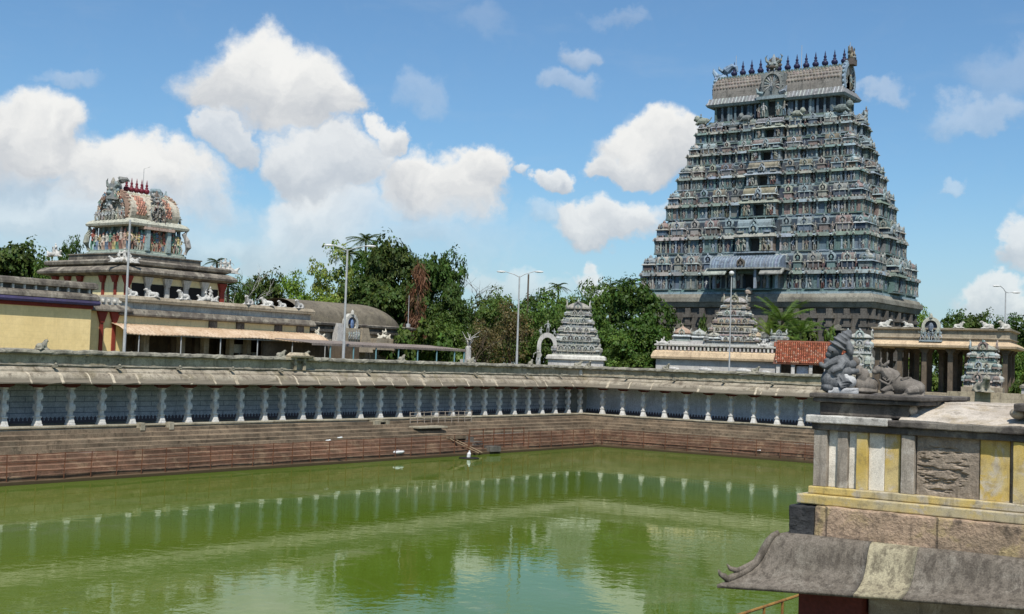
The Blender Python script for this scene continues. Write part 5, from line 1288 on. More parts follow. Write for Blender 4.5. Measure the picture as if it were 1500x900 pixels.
domelet(cx, su(997), 1.6, sz(501), sz(478), 2.0, (.42, .28, .20)); domelet(cx, su(1021), 1.8, sz(501), sz(481), 1.6, jit(PAL['white'])); domelet(cx, su(1100), 1.3, sz(503), sz(480), 1.7, (.46, .36, .24)); domelet(cx, su(1112), 2.6, sz(503), sz(481), 1.3, jit(PAL['cream'])); domelet(cx, su(1044), 1.0, sz(501), sz(484), 1.5, jit(PAL['cream']))
for u, n_s, lab in ((971, 2, 'white plaster guardian group on the left corner of the white shrine roof'), (1116, 2, 'pinkish guardian group on the right corner of the white shrine roof')):
    q = np.array([su(u), -.0]); c_, s_ = math.cos(R(20)), math.sin(R(20))
    cluster('statue_group', lab, (p[0] + q[0] * c_ - q[1] * s_, p[1] + q[0] * s_ + q[1] * c_, sz(506)), n_s, .5, .55, R(20), ('white', 'cream', 'white', 'pink'))
p = at(1140, 530, 139)
s3 = thing('white_shrine', 'small white domed shrine behind the tiled roof hut', 'shrine', (p[0], p[1], 2.6), R(25))
MB().add(box(-1.2, 1.2, -1.2, 1.2, 0, sz(511) - 2.6)).build('base', 'pale_stone', s3); vimana(s3, 0, 0, sz(512), sz(483), 2.5, 2, 1.5)
# --- the tiled hut
p = at(1176, 533, 127)
hut = thing('hut', 'open hut with a weathered red clay tile roof beside the white shrine', 'hut', (p[0], p[1], 2.6), R(22))
hz = lambda v: 7.9 + (544.5 - v) / 14.6 - 2.6
hx0, hx1 = (1134 - 1176) / 14.6, 4.2
m = MB(); zt_, ze_ = hz(502), hz(533); dep_ = 3.0
m.add(([(hx0 + .3, dep_, zt_ - .08), (hx1, dep_, zt_ - .08), (hx1, 0, ze_ - .08), (hx0, 0, ze_ - .08), (hx0, 2 * dep_, ze_ - .08), (hx1, 2 * dep_, ze_ - .08)], [(0, 1, 2, 3), (0, 4, 5, 1)]), (.10, .05, .035))
for j in range(13):
    for i, x in enumerate(np.arange(hx0 + .08, hx1, .21)):
        t0, t1 = j / 13, (j + 1.25) / 13
        if x < hx0 + .3 * (1 - t0): continue
        c = jit((.30, .10, .055), .45) if rng.random() > .14 else jit((.38, .22, .15), .3)
        a = (x, dep_ * t0, ze_ + (zt_ - ze_) * t0 + .045); b = (x, min(dep_, dep_ * t1), ze_ + (zt_ - ze_) * min(1, t1))
        m.add(tube([a, b], [.105, .085], 6), c)
m.add(tube([(hx0 + .3, dep_, zt_ + .05), (hx1, dep_, zt_ + .05)], .14, 7), (.22, .09, .055))
m.build('tile_roof', 'tile', hut)
for x in (hx0 + .5, -.95, .75, 2.2, 3.8):
    for y in (.35, 4.8): MB().add(cbox(x, y, 0, .34, .34, ze_ + .15)).build('post', 'pale_stone', hut)
MB().add(box(-.6, .5, .9, 1.2, 0, ze_ - .25)).build('blue_panel', 'blue_wall_flat', hut); MB().add(box(hx0 + .4, hx1, 5.2, 5.5, 0, ze_)).build('back_wall', 'hall_col', hut)

bull_st = remesh(nandi_mb(1.0).build('nandi_statue', 'greywhite'), .075, 3)
# --- the pillared pavilion at the right
p0 = at(1279, 505, 129)
pv = thing('pavilion', 'open pavilion of dark stone pillars with a carved niche on its parapet', 'pavilion', (p0[0], p0[1], 2.6), R(9))
W_ = 12.55; D_ = 8.0; pz = lambda v: 7.9 + (548 - v) / 14.36 - 2.6
MB().add(moulding(0, W_, 0, D_, [(-.3, pz(510)), (.62, pz(508)), (.66, pz(505)), (.4, pz(502)), (.05, pz(499.5)), (-.3, pz(499.5))])).build('eave', 'tan', pv)
MB().add(moulding(0, W_, 0, D_, [(-.05, pz(500)), (-.05, pz(496)), (.08, pz(495.5)), (.08, pz(494.5)), (-.05, pz(494)), (-.05, pz(485)), (.2, pz(483.5)), (.22, pz(481.5)), (-.3, pz(481))])).build('parapet', 'stone', pv)
MB().add(box(-.5, W_ + .5, -.4, D_ + .4, 0, 3.75)).build('plinth', 'stone', pv)
for i, x in enumerate(1.092 * q_ for q_ in (.35, 2.3, 3.3, 4.4, 5.4, 6.6, 7.6, 8.9, 10.0, 11.1)):
    for j, y in enumerate((.4, 3.8, 7.5)):
        if (i in (2, 4, 6) and j == 0) or (i in (3, 7) and j == 2): continue
        mm = MB(); mm.add(cbox(x, y, 3.75, .44, .44, pz(516) - 3.75)); mm.add(frustum(x, y, pz(516), pz(510), .44, .44, 1.0, .6)); mm.build('pillar', 'hall_col', pv)
m = MB()
for vf, c in nasi(.88, .4): m.add(mv(vf, (5.45, -.25, pz(490))), {'rim': (.44, .44, .36), 'core': (.03, .05, .09), 'fig': (.12, .16, .22)}[c])
for k in range(6):
    for vf, c in figure(1.05, cols=(jit(PAL['lblue']), jit(PAL['white']), jit(PAL['cream']))): m.add(mv(vf, (4.6 + k * .34, -.45, pz(499))), c)
m.add(box(4.4, 6.5, -.5, .1, pz(500.5), pz(498.5)), PAL['lblue'])
m.build('niche', 'shrine_paint', pv)
cR, sR = math.cos(R(9)), math.sin(R(9))
for x, s_, lab, yw in ((1.0, .8, 'stone bull on the left end of the pavilion parapet', 3.2), (3.0, .62, 'small stone bull on the pavilion parapet left of the niche', 0), (7.3, .65, 'small stone bull on the pavilion parapet right of the niche', 3.0), (9.6, .75, 'stone bull on the pavilion parapet before the right corner', .3), (11.0, .8, 'weathered stone bull on the right corner of the pavilion parapet', 1.0)):
    x *= 1.092; put_bull(bull_st, lab, (p0[0] + x * cR - .1 * sR, p0[1] + x * sR + .1 * cR, pz(481) + 2.6), yw, s_ * .8, 'bull statues on the pavilion parapet')
# --- the small painted shrine and the low wall beside the pavilion
p = at(1440, 560, 115)
ps = thing('painted_shrine', 'small painted shrine tower with sooty tiers before the pavilion', 'shrine', (p[0], p[1], 2.6), R(12))
MB().add(box(-1.65, 1.65, -1.65, 1.65, -.6, 4.5)).build('base', 'stone', ps); vimana(ps, 0, 0, 7.06, 10.86, 3.05, 3, 2.0, ('cream', 'pink', 'teal', 'lblue', 'white', 'skin'))
p = at(1259, 540, 122.5)
ps = thing('white_shrine', 'small white domed shrine tower behind the seated stone statue', 'shrine', (p[0], p[1], 2.6), R(18))
MB().add(box(-1.15, 1.15, -1.15, 1.15, 0, 5.4)).build('base', 'stone', ps); vimana(ps, 0, 0, 8.0, 11.85, 2.3, 2, 2.0, ('white', 'cream', 'white'))
p = at(1440, 572, 112)
o = put_bull(bull_dk, 'rounded brown stone bull seen from behind, in front of the painted shrine', (p[0], p[1], 6.75), 2.2, (2.9, 2.9, 2.5), None)
tag(MB().add(box(-1.8, 6.0, 0, .5, -.8, 4.1)).build('terrace_wall', 'stone', loc=(p[0] - 1.0, p[1] - .2, 2.6), yaw=R(14)), 'stone terrace wall carrying the brown bull before the pavilion', 'wall')
w_ = thing('terrace_wall', 'low terrace wall with a dark coping right of the painted shrine', 'wall', (p[0] + 2.4, p[1] + 2.6, 2.6), R(12))
MB().add(box(0, 9, 0, .5, 0, 4.55)).build('wall', 'pale_stone', w_); MB().add(moulding(0, 9, 0, .5, [(0, 4.5), (.14, 4.55), (.14, 4.75), (-.1, 4.9)])).build('coping', 'coping', w_)

# ================================================================== trees
LEAFC = (1.0, 1.0, 1.0)
def leaf_quads(C, N, size, out):
    """C centres, N outward directions: one bent leaf spray (two quads) each"""
    k = len(C)
    rnd = rng.normal(0, 1, (k, 3)); N = N + rnd * .45; N /= np.linalg.norm(N, axis=1)[:, None] + 1e-9
    a = np.cross(N, rng.normal(0, 1, (k, 3))); a /= np.linalg.norm(a, axis=1)[:, None] + 1e-9
    b = np.cross(N, a); s = size * rng.uniform(.55, 1.25, (k, 1))
    a = a * s * .5; b = b * s * .36
    V = np.stack([C - a, C + b * .9 - a * .2, C + a, C - b * .9 + a * .2], 1).reshape(-1, 3)
    F = [(4 * i, 4 * i + 1, 4 * i + 2, 4 * i + 3) for i in range(k)]
    return V, F
def tree_mesh(seed, h=12.0, w=10.0, lobes=20, per=300, leaf=.46, base=(.055, .085, .022), var=.35, top=.38, squash=.8, low=.22):
    global rng
    keep = rng; rng = np.random.default_rng(seed)
    cr = MB(); tk = MB()
    L = []
    for i in range(lobes):
        for _ in range(30):
            p = rng.uniform(-1, 1, 3)
            if np.linalg.norm(p) < 1: break
        c = np.array([p[0] * w * .36, p[1] * w * .36, h * (low + (1 - low) * .5) + p[2] * h * (1 - low) * .40])
        L.append((c, w * rng.uniform(.13, .24)))
    nsub = 16; pl = max(8, per // nsub)
    for c, r in L:
        d = rng.normal(0, 1, (nsub, 3)); d /= np.linalg.norm(d, axis=1)[:, None]
        d[:, 2] = np.where(d[:, 2] < -.3, -d[:, 2] * .6, d[:, 2])
        tone = rng.uniform(1 - var * .7, 1 + var * .7)
        for q in range(nsub):
            sc = c + d[q] * r * rng.uniform(.65, 1.05) * np.array([1, 1, squash]); sr = r * rng.uniform(.26, .46)
            e = rng.normal(0, 1, (pl, 3)); e /= np.linalg.norm(e, axis=1)[:, None]; e[:, 2] = np.where(e[:, 2] < -.4, -e[:, 2], e[:, 2])
            C = sc + e * sr * rng.uniform(.5, 1.1, (pl, 1)) * np.array([1.15, 1.15, .85])
            V, F = leaf_quads(C, e + d[q] * .5 + np.array([0, 0, .35]), leaf, None)
            t2 = tone * rng.uniform(1 - var * .6, 1 + var * .6)
            n0 = cr.n; cr.V.append(V); cr.F.extend([tuple(i + n0 for i in f) for f in F]); cr.n += len(V); cr.paint = True
            for i in range(pl):
                z_ = t2 * rng.uniform(.8, 1.25)
                cr.C.append((base[0] * z_ * rng.uniform(.85, 1.25), base[1] * z_, base[2] * z_ * rng.uniform(.7, 1.2)))
    A = np.concatenate(cr.V); kz = h / np.percentile(A[:, 2], 99.6); kx = (w / 2) / np.percentile(np.hypot(A[:, 0], A[:, 1]), 97)
    cr.V = [A * np.array([kx, kx, kz])]; L = [(c * np.array([kx, kx, kz]), r) for c, r in L]
    tk.add(tube([(0, 0, -.3), (.1, 0, h * .12), (.0, .1, h * low * 1.1), (.1, 0, h * .5)], [h * .035, h * .027, h * .022, h * .01], 8))
    for c, r in L[:10]:
        m_ = np.array([c[0] * .35, c[1] * .35, h * low * 1.1 + (c[2] - h * low) * .45])
        tk.add(tube([(0, .05, h * low * .9), m_, c], [h * .014, h * .009, h * .004], 5))
    rng = keep
    return cr, tk
def mk_mesh(mb, name, mat):
    o = mb.build(name, mat); me = o.data; bpy.data.objects.remove(o); return me
KIND = {}
for k, kw in dict(mango=dict(seed=1, lobes=28, per=430, base=(.056, .096, .024)), neem=dict(seed=2, lobes=24, per=360, base=(.078, .130, .030), leaf=.40), rain=dict(seed=3, lobes=24, per=280, base=(.095, .155, .034), leaf=.42),
                  bright=dict(seed=4, lobes=20, per=300, base=(.15, .235, .036), leaf=.38, var=.25), feather=dict(seed=5, lobes=24, per=260, w=6.5, h=13, base=(.18, .225, .055), leaf=.36, low=.12, squash=1.3), dense=dict(seed=6, lobes=30, per=420, w=11, base=(.060, .108, .026), low=.12),
                  bush=dict(seed=8, h=4.0, w=5.0, lobes=12, per=260, leaf=.36, base=(.09, .15, .034), low=.02), ruddy=dict(seed=9, lobes=18, per=200, base=(.13, .105, .05), leaf=.34, low=.10)).items():
    a, b = tree_mesh(**kw); KIND[k] = (mk_mesh(a, 'crown', 'leaf'), mk_mesh(b, 'trunk', 'bark'), kw.get('h', 12.0), kw.get('w', 10.0))
def put_tree(kind, u, vt, hw, D, label, tint=(1, 1, 1), zb=2.6, name='tree', group='trees beyond the tank', yaw=None):
    cme, tme, h, w = KIND[kind]
    p = at(u, vt, D); H = p[2] - zb
    t = thing(name, label, 'tree' if kind != 'bush' else 'bush', (p[0], p[1], zb), rng.uniform(0, 6.28) if yaw is None else yaw, group)
    sx = (2 * hw * D / FPX) / w * 1.0; t.scale = (sx, sx, H / h)
    for nm, me in (('crown', cme), ('trunk', tme)):
        if kind == 'bush' and nm == 'trunk': pass
        o = bpy.data.objects.new(nm, me); COL.objects.link(o); o.parent = t
        if nm == 'crown': o.color = (*[c * rng.uniform(.92, 1.08) for c in tint], 1)
    return t
TR = [
 ('mango', 22, 357, 52, 165, 'dark dense tree at the left edge behind the yellow hall'), ('mango', -45, 362, 60, 165, 'dark tree beyond the left edge, half outside the view'), ('neem', 66, 378, 26, 160, 'mid green tree tucked between the dark left tree and the cream shrine'), ('dense', 103, 352, 28, 178, 'rounded dark tree just left of the painted crown'),
 ('neem', 360, 408, 20, 150, 'small sparse green tree right of the cream shrine'), ('mango', 396, 402, 36, 152, 'dark glossy tree behind the white bull statues'), ('bright', 432, 399, 34, 147, 'bright green tree above the middle of the pillared hall'), ('bright', 470, 425, 40, 146, 'bright yellow green tree just above the vaulted roof'),
 ('feather', 490, 358, 34, 150, 'tall pale feathery tree behind the double armed lamp'), ('feather', 466, 382, 22, 153, 'pale green feathery tree, the shorter one, left of the double armed lamp'), ('dense', 545, 362, 44, 158, 'tall dark tree just right of the double armed lamp'), ('mango', 578, 352, 50, 154, 'tallest dark mango tree in the middle clump'),
 ('mango', 545, 408, 52, 147, 'dark tree leaning over the ridge of the vaulted roof'), ('dense', 612, 378, 36, 156, 'dark tree right behind the dried brown tree'), ('mango', 651, 372, 36, 152, 'dark tree with a pointed top at the right of the middle clump'), ('dense', 655, 420, 44, 148, 'dark low spreading tree at the right foot of the middle clump'), ('mango', 590, 420, 40, 146, 'dark tree standing over the right end of the vaulted roof'),
 ('bush', 588, 482, 34, 133, 'light green shrub at the right end of the vaulted hall'), ('bush', 640, 492, 36, 132, 'green shrub behind the end of the tin shed'), ('bush', 668, 485, 30, 137, 'dark green shrub beside the withered plant'),
 ('neem', 722, 436, 36, 150, 'green tree right of the bare grey tree'), ('ruddy', 752, 442, 36, 140, 'reddish brown thinly leaved tree behind the middle double lamp'), ('rain', 738, 424, 40, 165, 'bright rounded tree behind the reddish tree'), ('ruddy', 712, 468, 30, 138, 'brown green scrubby tree left of the middle double lamp'), ('dense', 790, 428, 42, 165, 'dark broad tree right of the middle double lamp'),
 ('rain', 778, 445, 34, 150, 'green tree just left of the white arch'), ('rain', 828, 424, 38, 172, 'pale green tree behind the lone white tower'), ('neem', 820, 455, 36, 148, 'green tree at the left shoulder of the lone white tower'), ('neem', 872, 410, 36, 168, 'taller mid green tree right of the lone white tower'), ('dense', 880, 452, 40, 150, 'dark tree close behind the right side of the lone white tower'),
 ('mango', 930, 414, 54, 152, 'big dark mango tree in front of the left corner of the gopuram'), ('dense', 934, 462, 52, 142, 'dark low tree left of the white shrine complex'), ('rain', 912, 486, 36, 139, 'yellowish green low tree between the two white towers'), ('rain', 978, 470, 16, 150, 'small bright tree at the foot of the gopuram beside the white shrine'),
 ('bush', 1030, 466, 18, 152, 'bright round shrub between the white domes and the gopuram'), ('bush', 1135, 462, 28, 146, 'green shrub right of the white pyramid'), ('bush', 1190, 474, 34, 150, 'dark green shrub above the tiled roof'), ('bush', 1225, 482, 28, 152, 'green shrub behind the head of the seated stone statue'), ('dense', 1160, 462, 30, 152, 'dark leafy tree against the dark granite base'),
 ('bright', 1347, 450, 26, 178, 'light green tree at the right foot of the gopuram'), ('dense', 1395, 458, 34, 168, 'dark tree behind the pavilion niche'), ('mango', 1432, 460, 34, 175, 'dark tree behind the right half of the pavilion'), ('dense', 1478, 464, 34, 172, 'dark tree beside the far right double lamp'), ('mango', 1525, 462, 36, 170, 'dark tree cut by the right edge of the picture'),
 ('rain', 1500, 500, 26, 145, 'leafy green tree filling the right edge behind the pavilion'), ('bush', 1420, 518, 34, 148, 'green shrub seen between the pavilion pillars'), ('bush', 1350, 524, 34, 150, 'shrub glimpsed through the left pillars of the pavilion'), ('bush', 1499, 538, 20, 128, 'green shrub behind the low terrace wall'),
 ('bush', 612, 470, 40, 136, 'leafy green shrub behind the finial rod of the vaulted hall'), ('neem', 652, 468, 36, 138, 'low green tree filling the gap above the end of the tin shed'), ('neem', 690, 478, 30, 140, 'low green tree behind the withered pot plant'),
 ('neem', 712, 432, 34, 158, 'mid green tree filling the gap right of the leafless grey tree'), ('rain', 808, 432, 34, 160, 'light green tree between the middle lamp and the lone white tower'),
 ('dense', 700, 455, 40, 180, 'far dark tree low behind the bare grey tree'), ('rain', 770, 450, 60, 200, 'far green tree in the gap right of the lamp'), ('dense', 850, 440, 60, 205, 'far dark tree behind the lone white tower'), ('mango', 340, 425, 40, 170, 'far dark tree right of the cream shrine'),
 ('dense', 1310, 470, 60, 215, 'far tree behind the right corner of the gopuram'), ('mango', 1580, 440, 60, 150, 'tall tree beyond the right edge'), ('dense', -110, 350, 70, 160, 'tall tree beyond the left edge of the picture')]
for k, u, vt, hw, D, lab in TR:
    dull = {'mango': (1, 1, 1), 'dense': (.95, 1, .95)}.get(k, (1, 1, 1))
    put_tree(k, u, vt, hw, D, lab, dull, name='bush' if k == 'bush' else 'tree')

# palms
def palm_parts(seed, n=16, L=3.4, droop=1.0):
    g = np.random.default_rng(seed); m = MB()
    for i in range(n):
        a = 2 * math.pi * i / n + g.uniform(-.2, .2); e = g.uniform(-.1, 1.25); Lf = L * g.uniform(.8, 1.1)
        pts = []
        for t in np.linspace(0, 1, 9):
            r = Lf * t * math.cos(e * (1 - .2 * t)); z = Lf * t * math.sin(e) - droop * 1.5 * t * t
            pts.append(np.array([r * math.cos(a), r * math.sin(a), z]))
        m.add(tube(pts, [.05, .045, .04, .035, .03, .03, .02, .02, .01], 4), (.10, .12, .04))
        side = np.array([-math.sin(a), math.cos(a), 0])
        for j in range(26):
            t = .1 + .9 * j / 26; q = t * 8; k = min(7, int(q)); p = pts[k] + (pts[k + 1] - pts[k]) * (q - k); d = pts[k + 1] - pts[k]; d /= np.linalg.norm(d)
            for s in (-1, 1):
                l = .75 * (1 - .6 * abs(t - .4)) * g.uniform(.8, 1.1); tip = p + (side * s * .85 + d * .55) * l + np.array([0, 0, -.22 * l - g.uniform(0, .15)])
                w_ = d * .05; c = g.uniform(.7, 1.3); m.add(([p - w_, p + w_, tip + w_ * .2, tip - w_ * .2], [(0, 1, 2, 3)]), (.06 * c, .095 * c, .025 * c))
    return m
PALM = mk_mesh(palm_parts(3), 'fronds', 'leaf'); PALM2 = mk_mesh(palm_parts(5, 14, 4.2, .5), 'fronds', 'leaf')
def palm(u, v, D, s, label, me=None, zb=2.6, tint=(1, 1, 1), bend=.8):
    p = at(u, v, D); H = p[2] - zb
    t = thing('palm_tree', label, 'palm', (p[0], p[1], zb), 0, 'palms beyond the tank')
    MB().add(tube([(bend, .2, 0), (bend * .5, .1, H * .4), (.1, 0, H * .8), (0, 0, H)], [.26, .2, .16, .14], 7)).build('trunk', 'bark', t)
    o = bpy.data.objects.new('fronds', me or PALM); COL.objects.link(o); o.parent = t; o.location = (0, 0, H); o.scale = (s, s, s); o.rotation_euler = (0, 0, rng.uniform(0, 6)); o.color = (*tint, 1)
palm(536, 352, 168, .82, 'tall coconut palm rising above the middle clump of trees'); palm(512, 372, 160, .95, 'drooping palm beside the pale feathery tree', tint=(1.3, 1.3, 1.2)); palm(318, 384, 152, .5, 'small dark palm top beside the right guardian group of the shrine', tint=(.6, .65, .8))
palm(334, 420, 150, .8, 'bluish palm right of the cream shrine', tint=(.7, .8, .9)); palm(818, 420, 185, .6, 'small palm silhouette on the skyline right of the lamp', tint=(.6, .65, .7)); palm(925, 416, 162, .75, 'spiky palm top showing over the big mango tree', tint=(.6, .65, .7)); palm(893, 420, 185, .6, 'distant palm top left of the big mango tree', tint=(.8, .8, .8))
palm(1146, 470, 142, 1.05, 'tall young coconut palm with upright fronds before the gopuram', PALM2, tint=(1.5, 1.6, 1.4)); palm(1128, 492, 140, .8, 'low palm with yellowing fronds above the tiled hut', PALM2, tint=(2.0, 1.9, 1.5)); palm(1172, 488, 140, .7, 'low palm right of the tall young palm', PALM2, tint=(1.3, 1.5, 1.2))
# bare trees
def bare(u, vt, D, s, label, seed, mat='bark', zb=2.6):
    global rng
    keep = rng; rng = np.random.default_rng(seed); m = MB(); p = at(u, vt, D); H = p[2] - zb
    def grow(a, d, L, r, lv):
        b = a + d * L; mid = (a + b) / 2 + rng.normal(0, L * .05, 3); m.add(tube([a, mid, b], [r, r * .8, r * .6], 5))
        if lv == 0: return
        for k in range(rng.integers(2, 4)):
            e = d + rng.normal(0, .42, 3); e[2] = abs(e[2]) * .8 + .12; e /= np.linalg.norm(e); grow(a + (b - a) * rng.uniform(.6, 1), e, L * rng.uniform(.55, .8), r * .6, lv - 1)
    grow(np.array([0, 0, 0.]), np.array([0, 0, 1.]), H * .45, .16 * s, 5)
    V = np.concatenate(m.V); m.V = [V * np.array([1, 1, H / V[:, 2].max()])]
    rng = keep
    t = thing('bare_tree', label, 'tree', (p[0], p[1], zb), 0, None); m.build('branches', mat, t)
bare(688, 396, 156, 1.1, 'leafless grey tree on the right of the dark clump', 21); bare(362, 388, 152, .7, 'pale leafless small tree right of the cream shrine', 22, 'pale_stone'); bare(694, 470, 134, .5, 'thin leafless branches above the end of the tin shed', 25)
# dried brown tree wrapped in hanging growth
p = at(613, 388, 141)
t = thing('dried_tree', 'dead tree wrapped in hanging rusty brown creeper', 'tree', (p[0], p[1], 2.6)); H = p[2] - 2.6
m = MB(); m.add(tube([(0, 0, 0), (.1, 0, H * .5), (.1, 0, H * .92)], [.3, .25, .12], 7)); m.build('trunk', 'bark', t)
m = MB(); m.paint = True
for i in range(95):
    k = rng.random(); z_ = H * (.22 + .76 * k); prof = (1.0 + .25 * math.sin(k * 9) ) * (1.0 if k < .6 else max(.15, 1 - ((k - .6) / .45) ** 2)); a = rng.uniform(0, 6.28)
    c0 = np.array([math.cos(a) * prof * rng.uniform(.5, 1.15) + .25 * (k - .5), math.sin(a) * prof * rng.uniform(.5, 1.15), z_]); tone = rng.uniform(.55, 1.35); red = rng.uniform(.85, 1.15)
    for j in range(34):
        c = c0 + rng.normal(0, .26, 3) * np.array([1, 1, 1.5]); l = rng.uniform(.25, .8); w_ = rng.uniform(.03, .08); t_ = a + rng.uniform(-1.2, 1.2); s_ = np.array([-math.sin(t_), math.cos(t_), rng.uniform(-.6, .6)]) * w_
        d_ = np.array([math.cos(a) * .25 + rng.normal(0, .35), math.sin(a) * .25 + rng.normal(0, .35), -1]) * l; q = tone * rng.uniform(.7, 1.3)
        m.add(([c - s_, c + s_, c + s_ * .3 + d_, c - s_ * .3 + d_], [(0, 1, 2, 3)]), (.17 * q * red, .088 * q, .05 * q))
m.build('creeper', 'leaf', t)

# ================================================================== lamps
def lamp(u0, v0, u1, v1, D, label, arms=(), r=.09, zb=2.6, name='street_lamp'):
    b = at(u0, v0, D); tp = at(u1, v1, D)
    z1 = tp[2]; t = thing(name, label, 'lamp', (b[0], b[1], zb), math.atan2(float(E2[0]) * 0 + float(_r[1]), float(_r[0])))
    H = z1 - zb; yw = t.rotation_euler[2]
    lean = (tp - b); lx = lean[0] * math.cos(yw) + lean[1] * math.sin(yw)
    kx = lx / max(1e-3, (z1 - b[2])); base_x = -0.0
    top = np.array([kx * H * 0, 0, H])
    MB().add(tube([(0, 0, 0), (0, 0, H * .45), (0, 0, H * .46), (0, 0, H)], [r * 1.35, r * 1.2, r, r * .75], 8)).build('pole', 'galv', t)
    for (u, v) in arms:
        e = at(u, v, D); d = e - tp; ex = d[0] * math.cos(yw) + d[1] * math.sin(yw); s = 1 if ex > 0 else -1
        MB().add(tube([(0, 0, H - .1), (ex * .3, 0, H - .1 + d[2] * .6), (ex * .85, 0, H - .0 + d[2])], [.05, .045, .04], 6)).build('arm', 'galv', t)
        m = MB(); m.add(mv(ell((0, 0, 0), (.48, .17, .11), 10, 6), (ex * .85 + s * .38, 0, H + d[2] - .03))); m.add(mv(cbox(0, 0, -.1, .5, .22, .08), (ex * .85 + s * .38, 0, H + d[2] - .03))); m.build('lamp_head', 'lampglass', t)
    return t
lamp(182, 508, 190, 322, 101, 'tall plain grey lamp pole in front of the cream shrine at the left', r=.10)
lamp(503, 520, 513, 366, 112, 'double armed street lamp before the vaulted hall', ((488, 359), (546, 361)), .11)
lamp(757, 527, 766, 405, 128, 'double armed street lamp in front of the reddish tree', ((741, 398), (793, 398)), .1)
_ld = lamp(1068, 545, 1070, 402, 126, 'slim grey lamp pole in front of the white pyramid', (), .065)
MB().add(ell((0, 0, 0), (.26, .26, .24), 12, 8)).build('lamp_globe', 'lampglass', _ld, True, loc=(0, 0, at(1070, 402, 126)[2] - 2.6 + .1))
lamp(1472, 500, 1472, 427, 147, 'double armed street lamp at the right edge above the pavilion', ((1461, 419), (1486, 428)), .09)
p = at(773, 440, 150); tag(MB().add(tube([(0, 0, 0), (0, 0, at(774, 402, 150)[2] - 2.6)], [.13, .1], 6)).build('utility_pole', 'hall_col', loc=(p[0], p[1], 2.6)), 'dark thin pole standing just behind the middle double lamp', 'pole')

# ================================================================== the foreground gateway pavilion
PX, PY = 64.45, -97.02
fp = thing('gateway_pavilion', 'weathered yellow and grey gateway pavilion with a curved stone eave in the foreground', 'pavilion', (PX, PY, 2.9))
DZ = (0, 0, -2.9)
MT['f_grey'] = weather('flaking_grey_plaster', (0.36, 0.315, 0.26), (0.27, 0.235, 0.195), (0.07, 0.06, 0.05), 0.55, 0.55, .35, third=(.55, .52, .46), third_amt=.5, bump=.35, fine=26)
MT['f_white'] = weather('flaking_whitewash', (0.80, 0.74, 0.64), (0.68, 0.63, 0.54), (0.22, 0.19, 0.15), 0.3, 0.3, .3, third=(.46, .42, .35), third_amt=.45, bump=.3, fine=26)
MT['f_yellow'] = weather('worn_yellow_limewash', (0.50, 0.355, 0.095), (0.53, 0.42, 0.20), (0.17, 0.125, 0.07), 0.5, 0.5, .26, third=(.50, .44, .35), third_amt=.9, bump=.3, fine=26)
MT['f_panel'] = weather('rough_brown_masonry', (0.30, 0.245, 0.19), (0.24, 0.195, 0.15), (0.07, 0.055, 0.045), 0.5, 0.5, .32, third=(.40, .33, .26), third_amt=.5, bump=.7, fine=20)
MT['f_yedge'] = weather('yellow_and_grey_moulding', (0.50, 0.375, 0.13), (0.42, 0.36, 0.23), (0.11, 0.09, 0.06), 0.6, 0.5, .26, third=(.42, .37, .29), third_amt=.9, bump=.4, fine=26)
MT['f_course'] = weather('lichened_brown_course', (0.42, 0.30, 0.21), (0.30, 0.225, 0.155), (0.055, 0.047, 0.04), 0.8, 0.6, .5, third=(.42, .33, .14), third_amt=.5, bump=.9, fine=18, course=(1.15, 6.0, .012, .6))
MT['f_black'] = weather('black_granite_block', (0.045, 0.046, 0.047), (0.03, 0.03, 0.032), (0.012, 0.012, 0.012), 0.5, 0.2, .3, bump=1.0, fine=9, spec=.3)
MT['f_kap'] = weather('weathered_stone_eave', (0.175, 0.15, 0.122), (0.14, 0.12, 0.096), (0.062, 0.052, 0.042), 0.4, 0.75, .26, third=(.25, .225, .185), third_amt=.45, bump=.6, fine=16, sk=(.42, .66), grain=.30)
MT['f_patch'] = weather('pale_cement_patch', (0.36, 0.32, 0.215), (0.29, 0.255, 0.17), (0.11, 0.092, 0.065), 0.4, 0.8, .26, bump=.5, fine=16, sk=(.42, .66), grain=.28)
MT['f_dark'] = weather('blackened_ledge', (0.13, 0.115, 0.10), (0.07, 0.062, 0.056), (0.025, 0.023, 0.022), 0.7, 0.5, .3, third=(.30, .27, .22), third_amt=.5, bump=.6, fine=22)
MT['f_wledge'] = weather('pale_ledge', (0.62, 0.60, 0.55), (0.42, 0.40, 0.36), (0.07, 0.065, 0.06), 0.75, 0.3, .25, bump=.5, fine=24)
MT['f_bright'] = weather('sunbaked_plaster', (0.52, 0.46, 0.385), (0.40, 0.345, 0.28), (0.13, 0.11, 0.08), 0.6, 0.2, .3, third=(.34, .27, .17), third_amt=.6, bump=.6, fine=20)
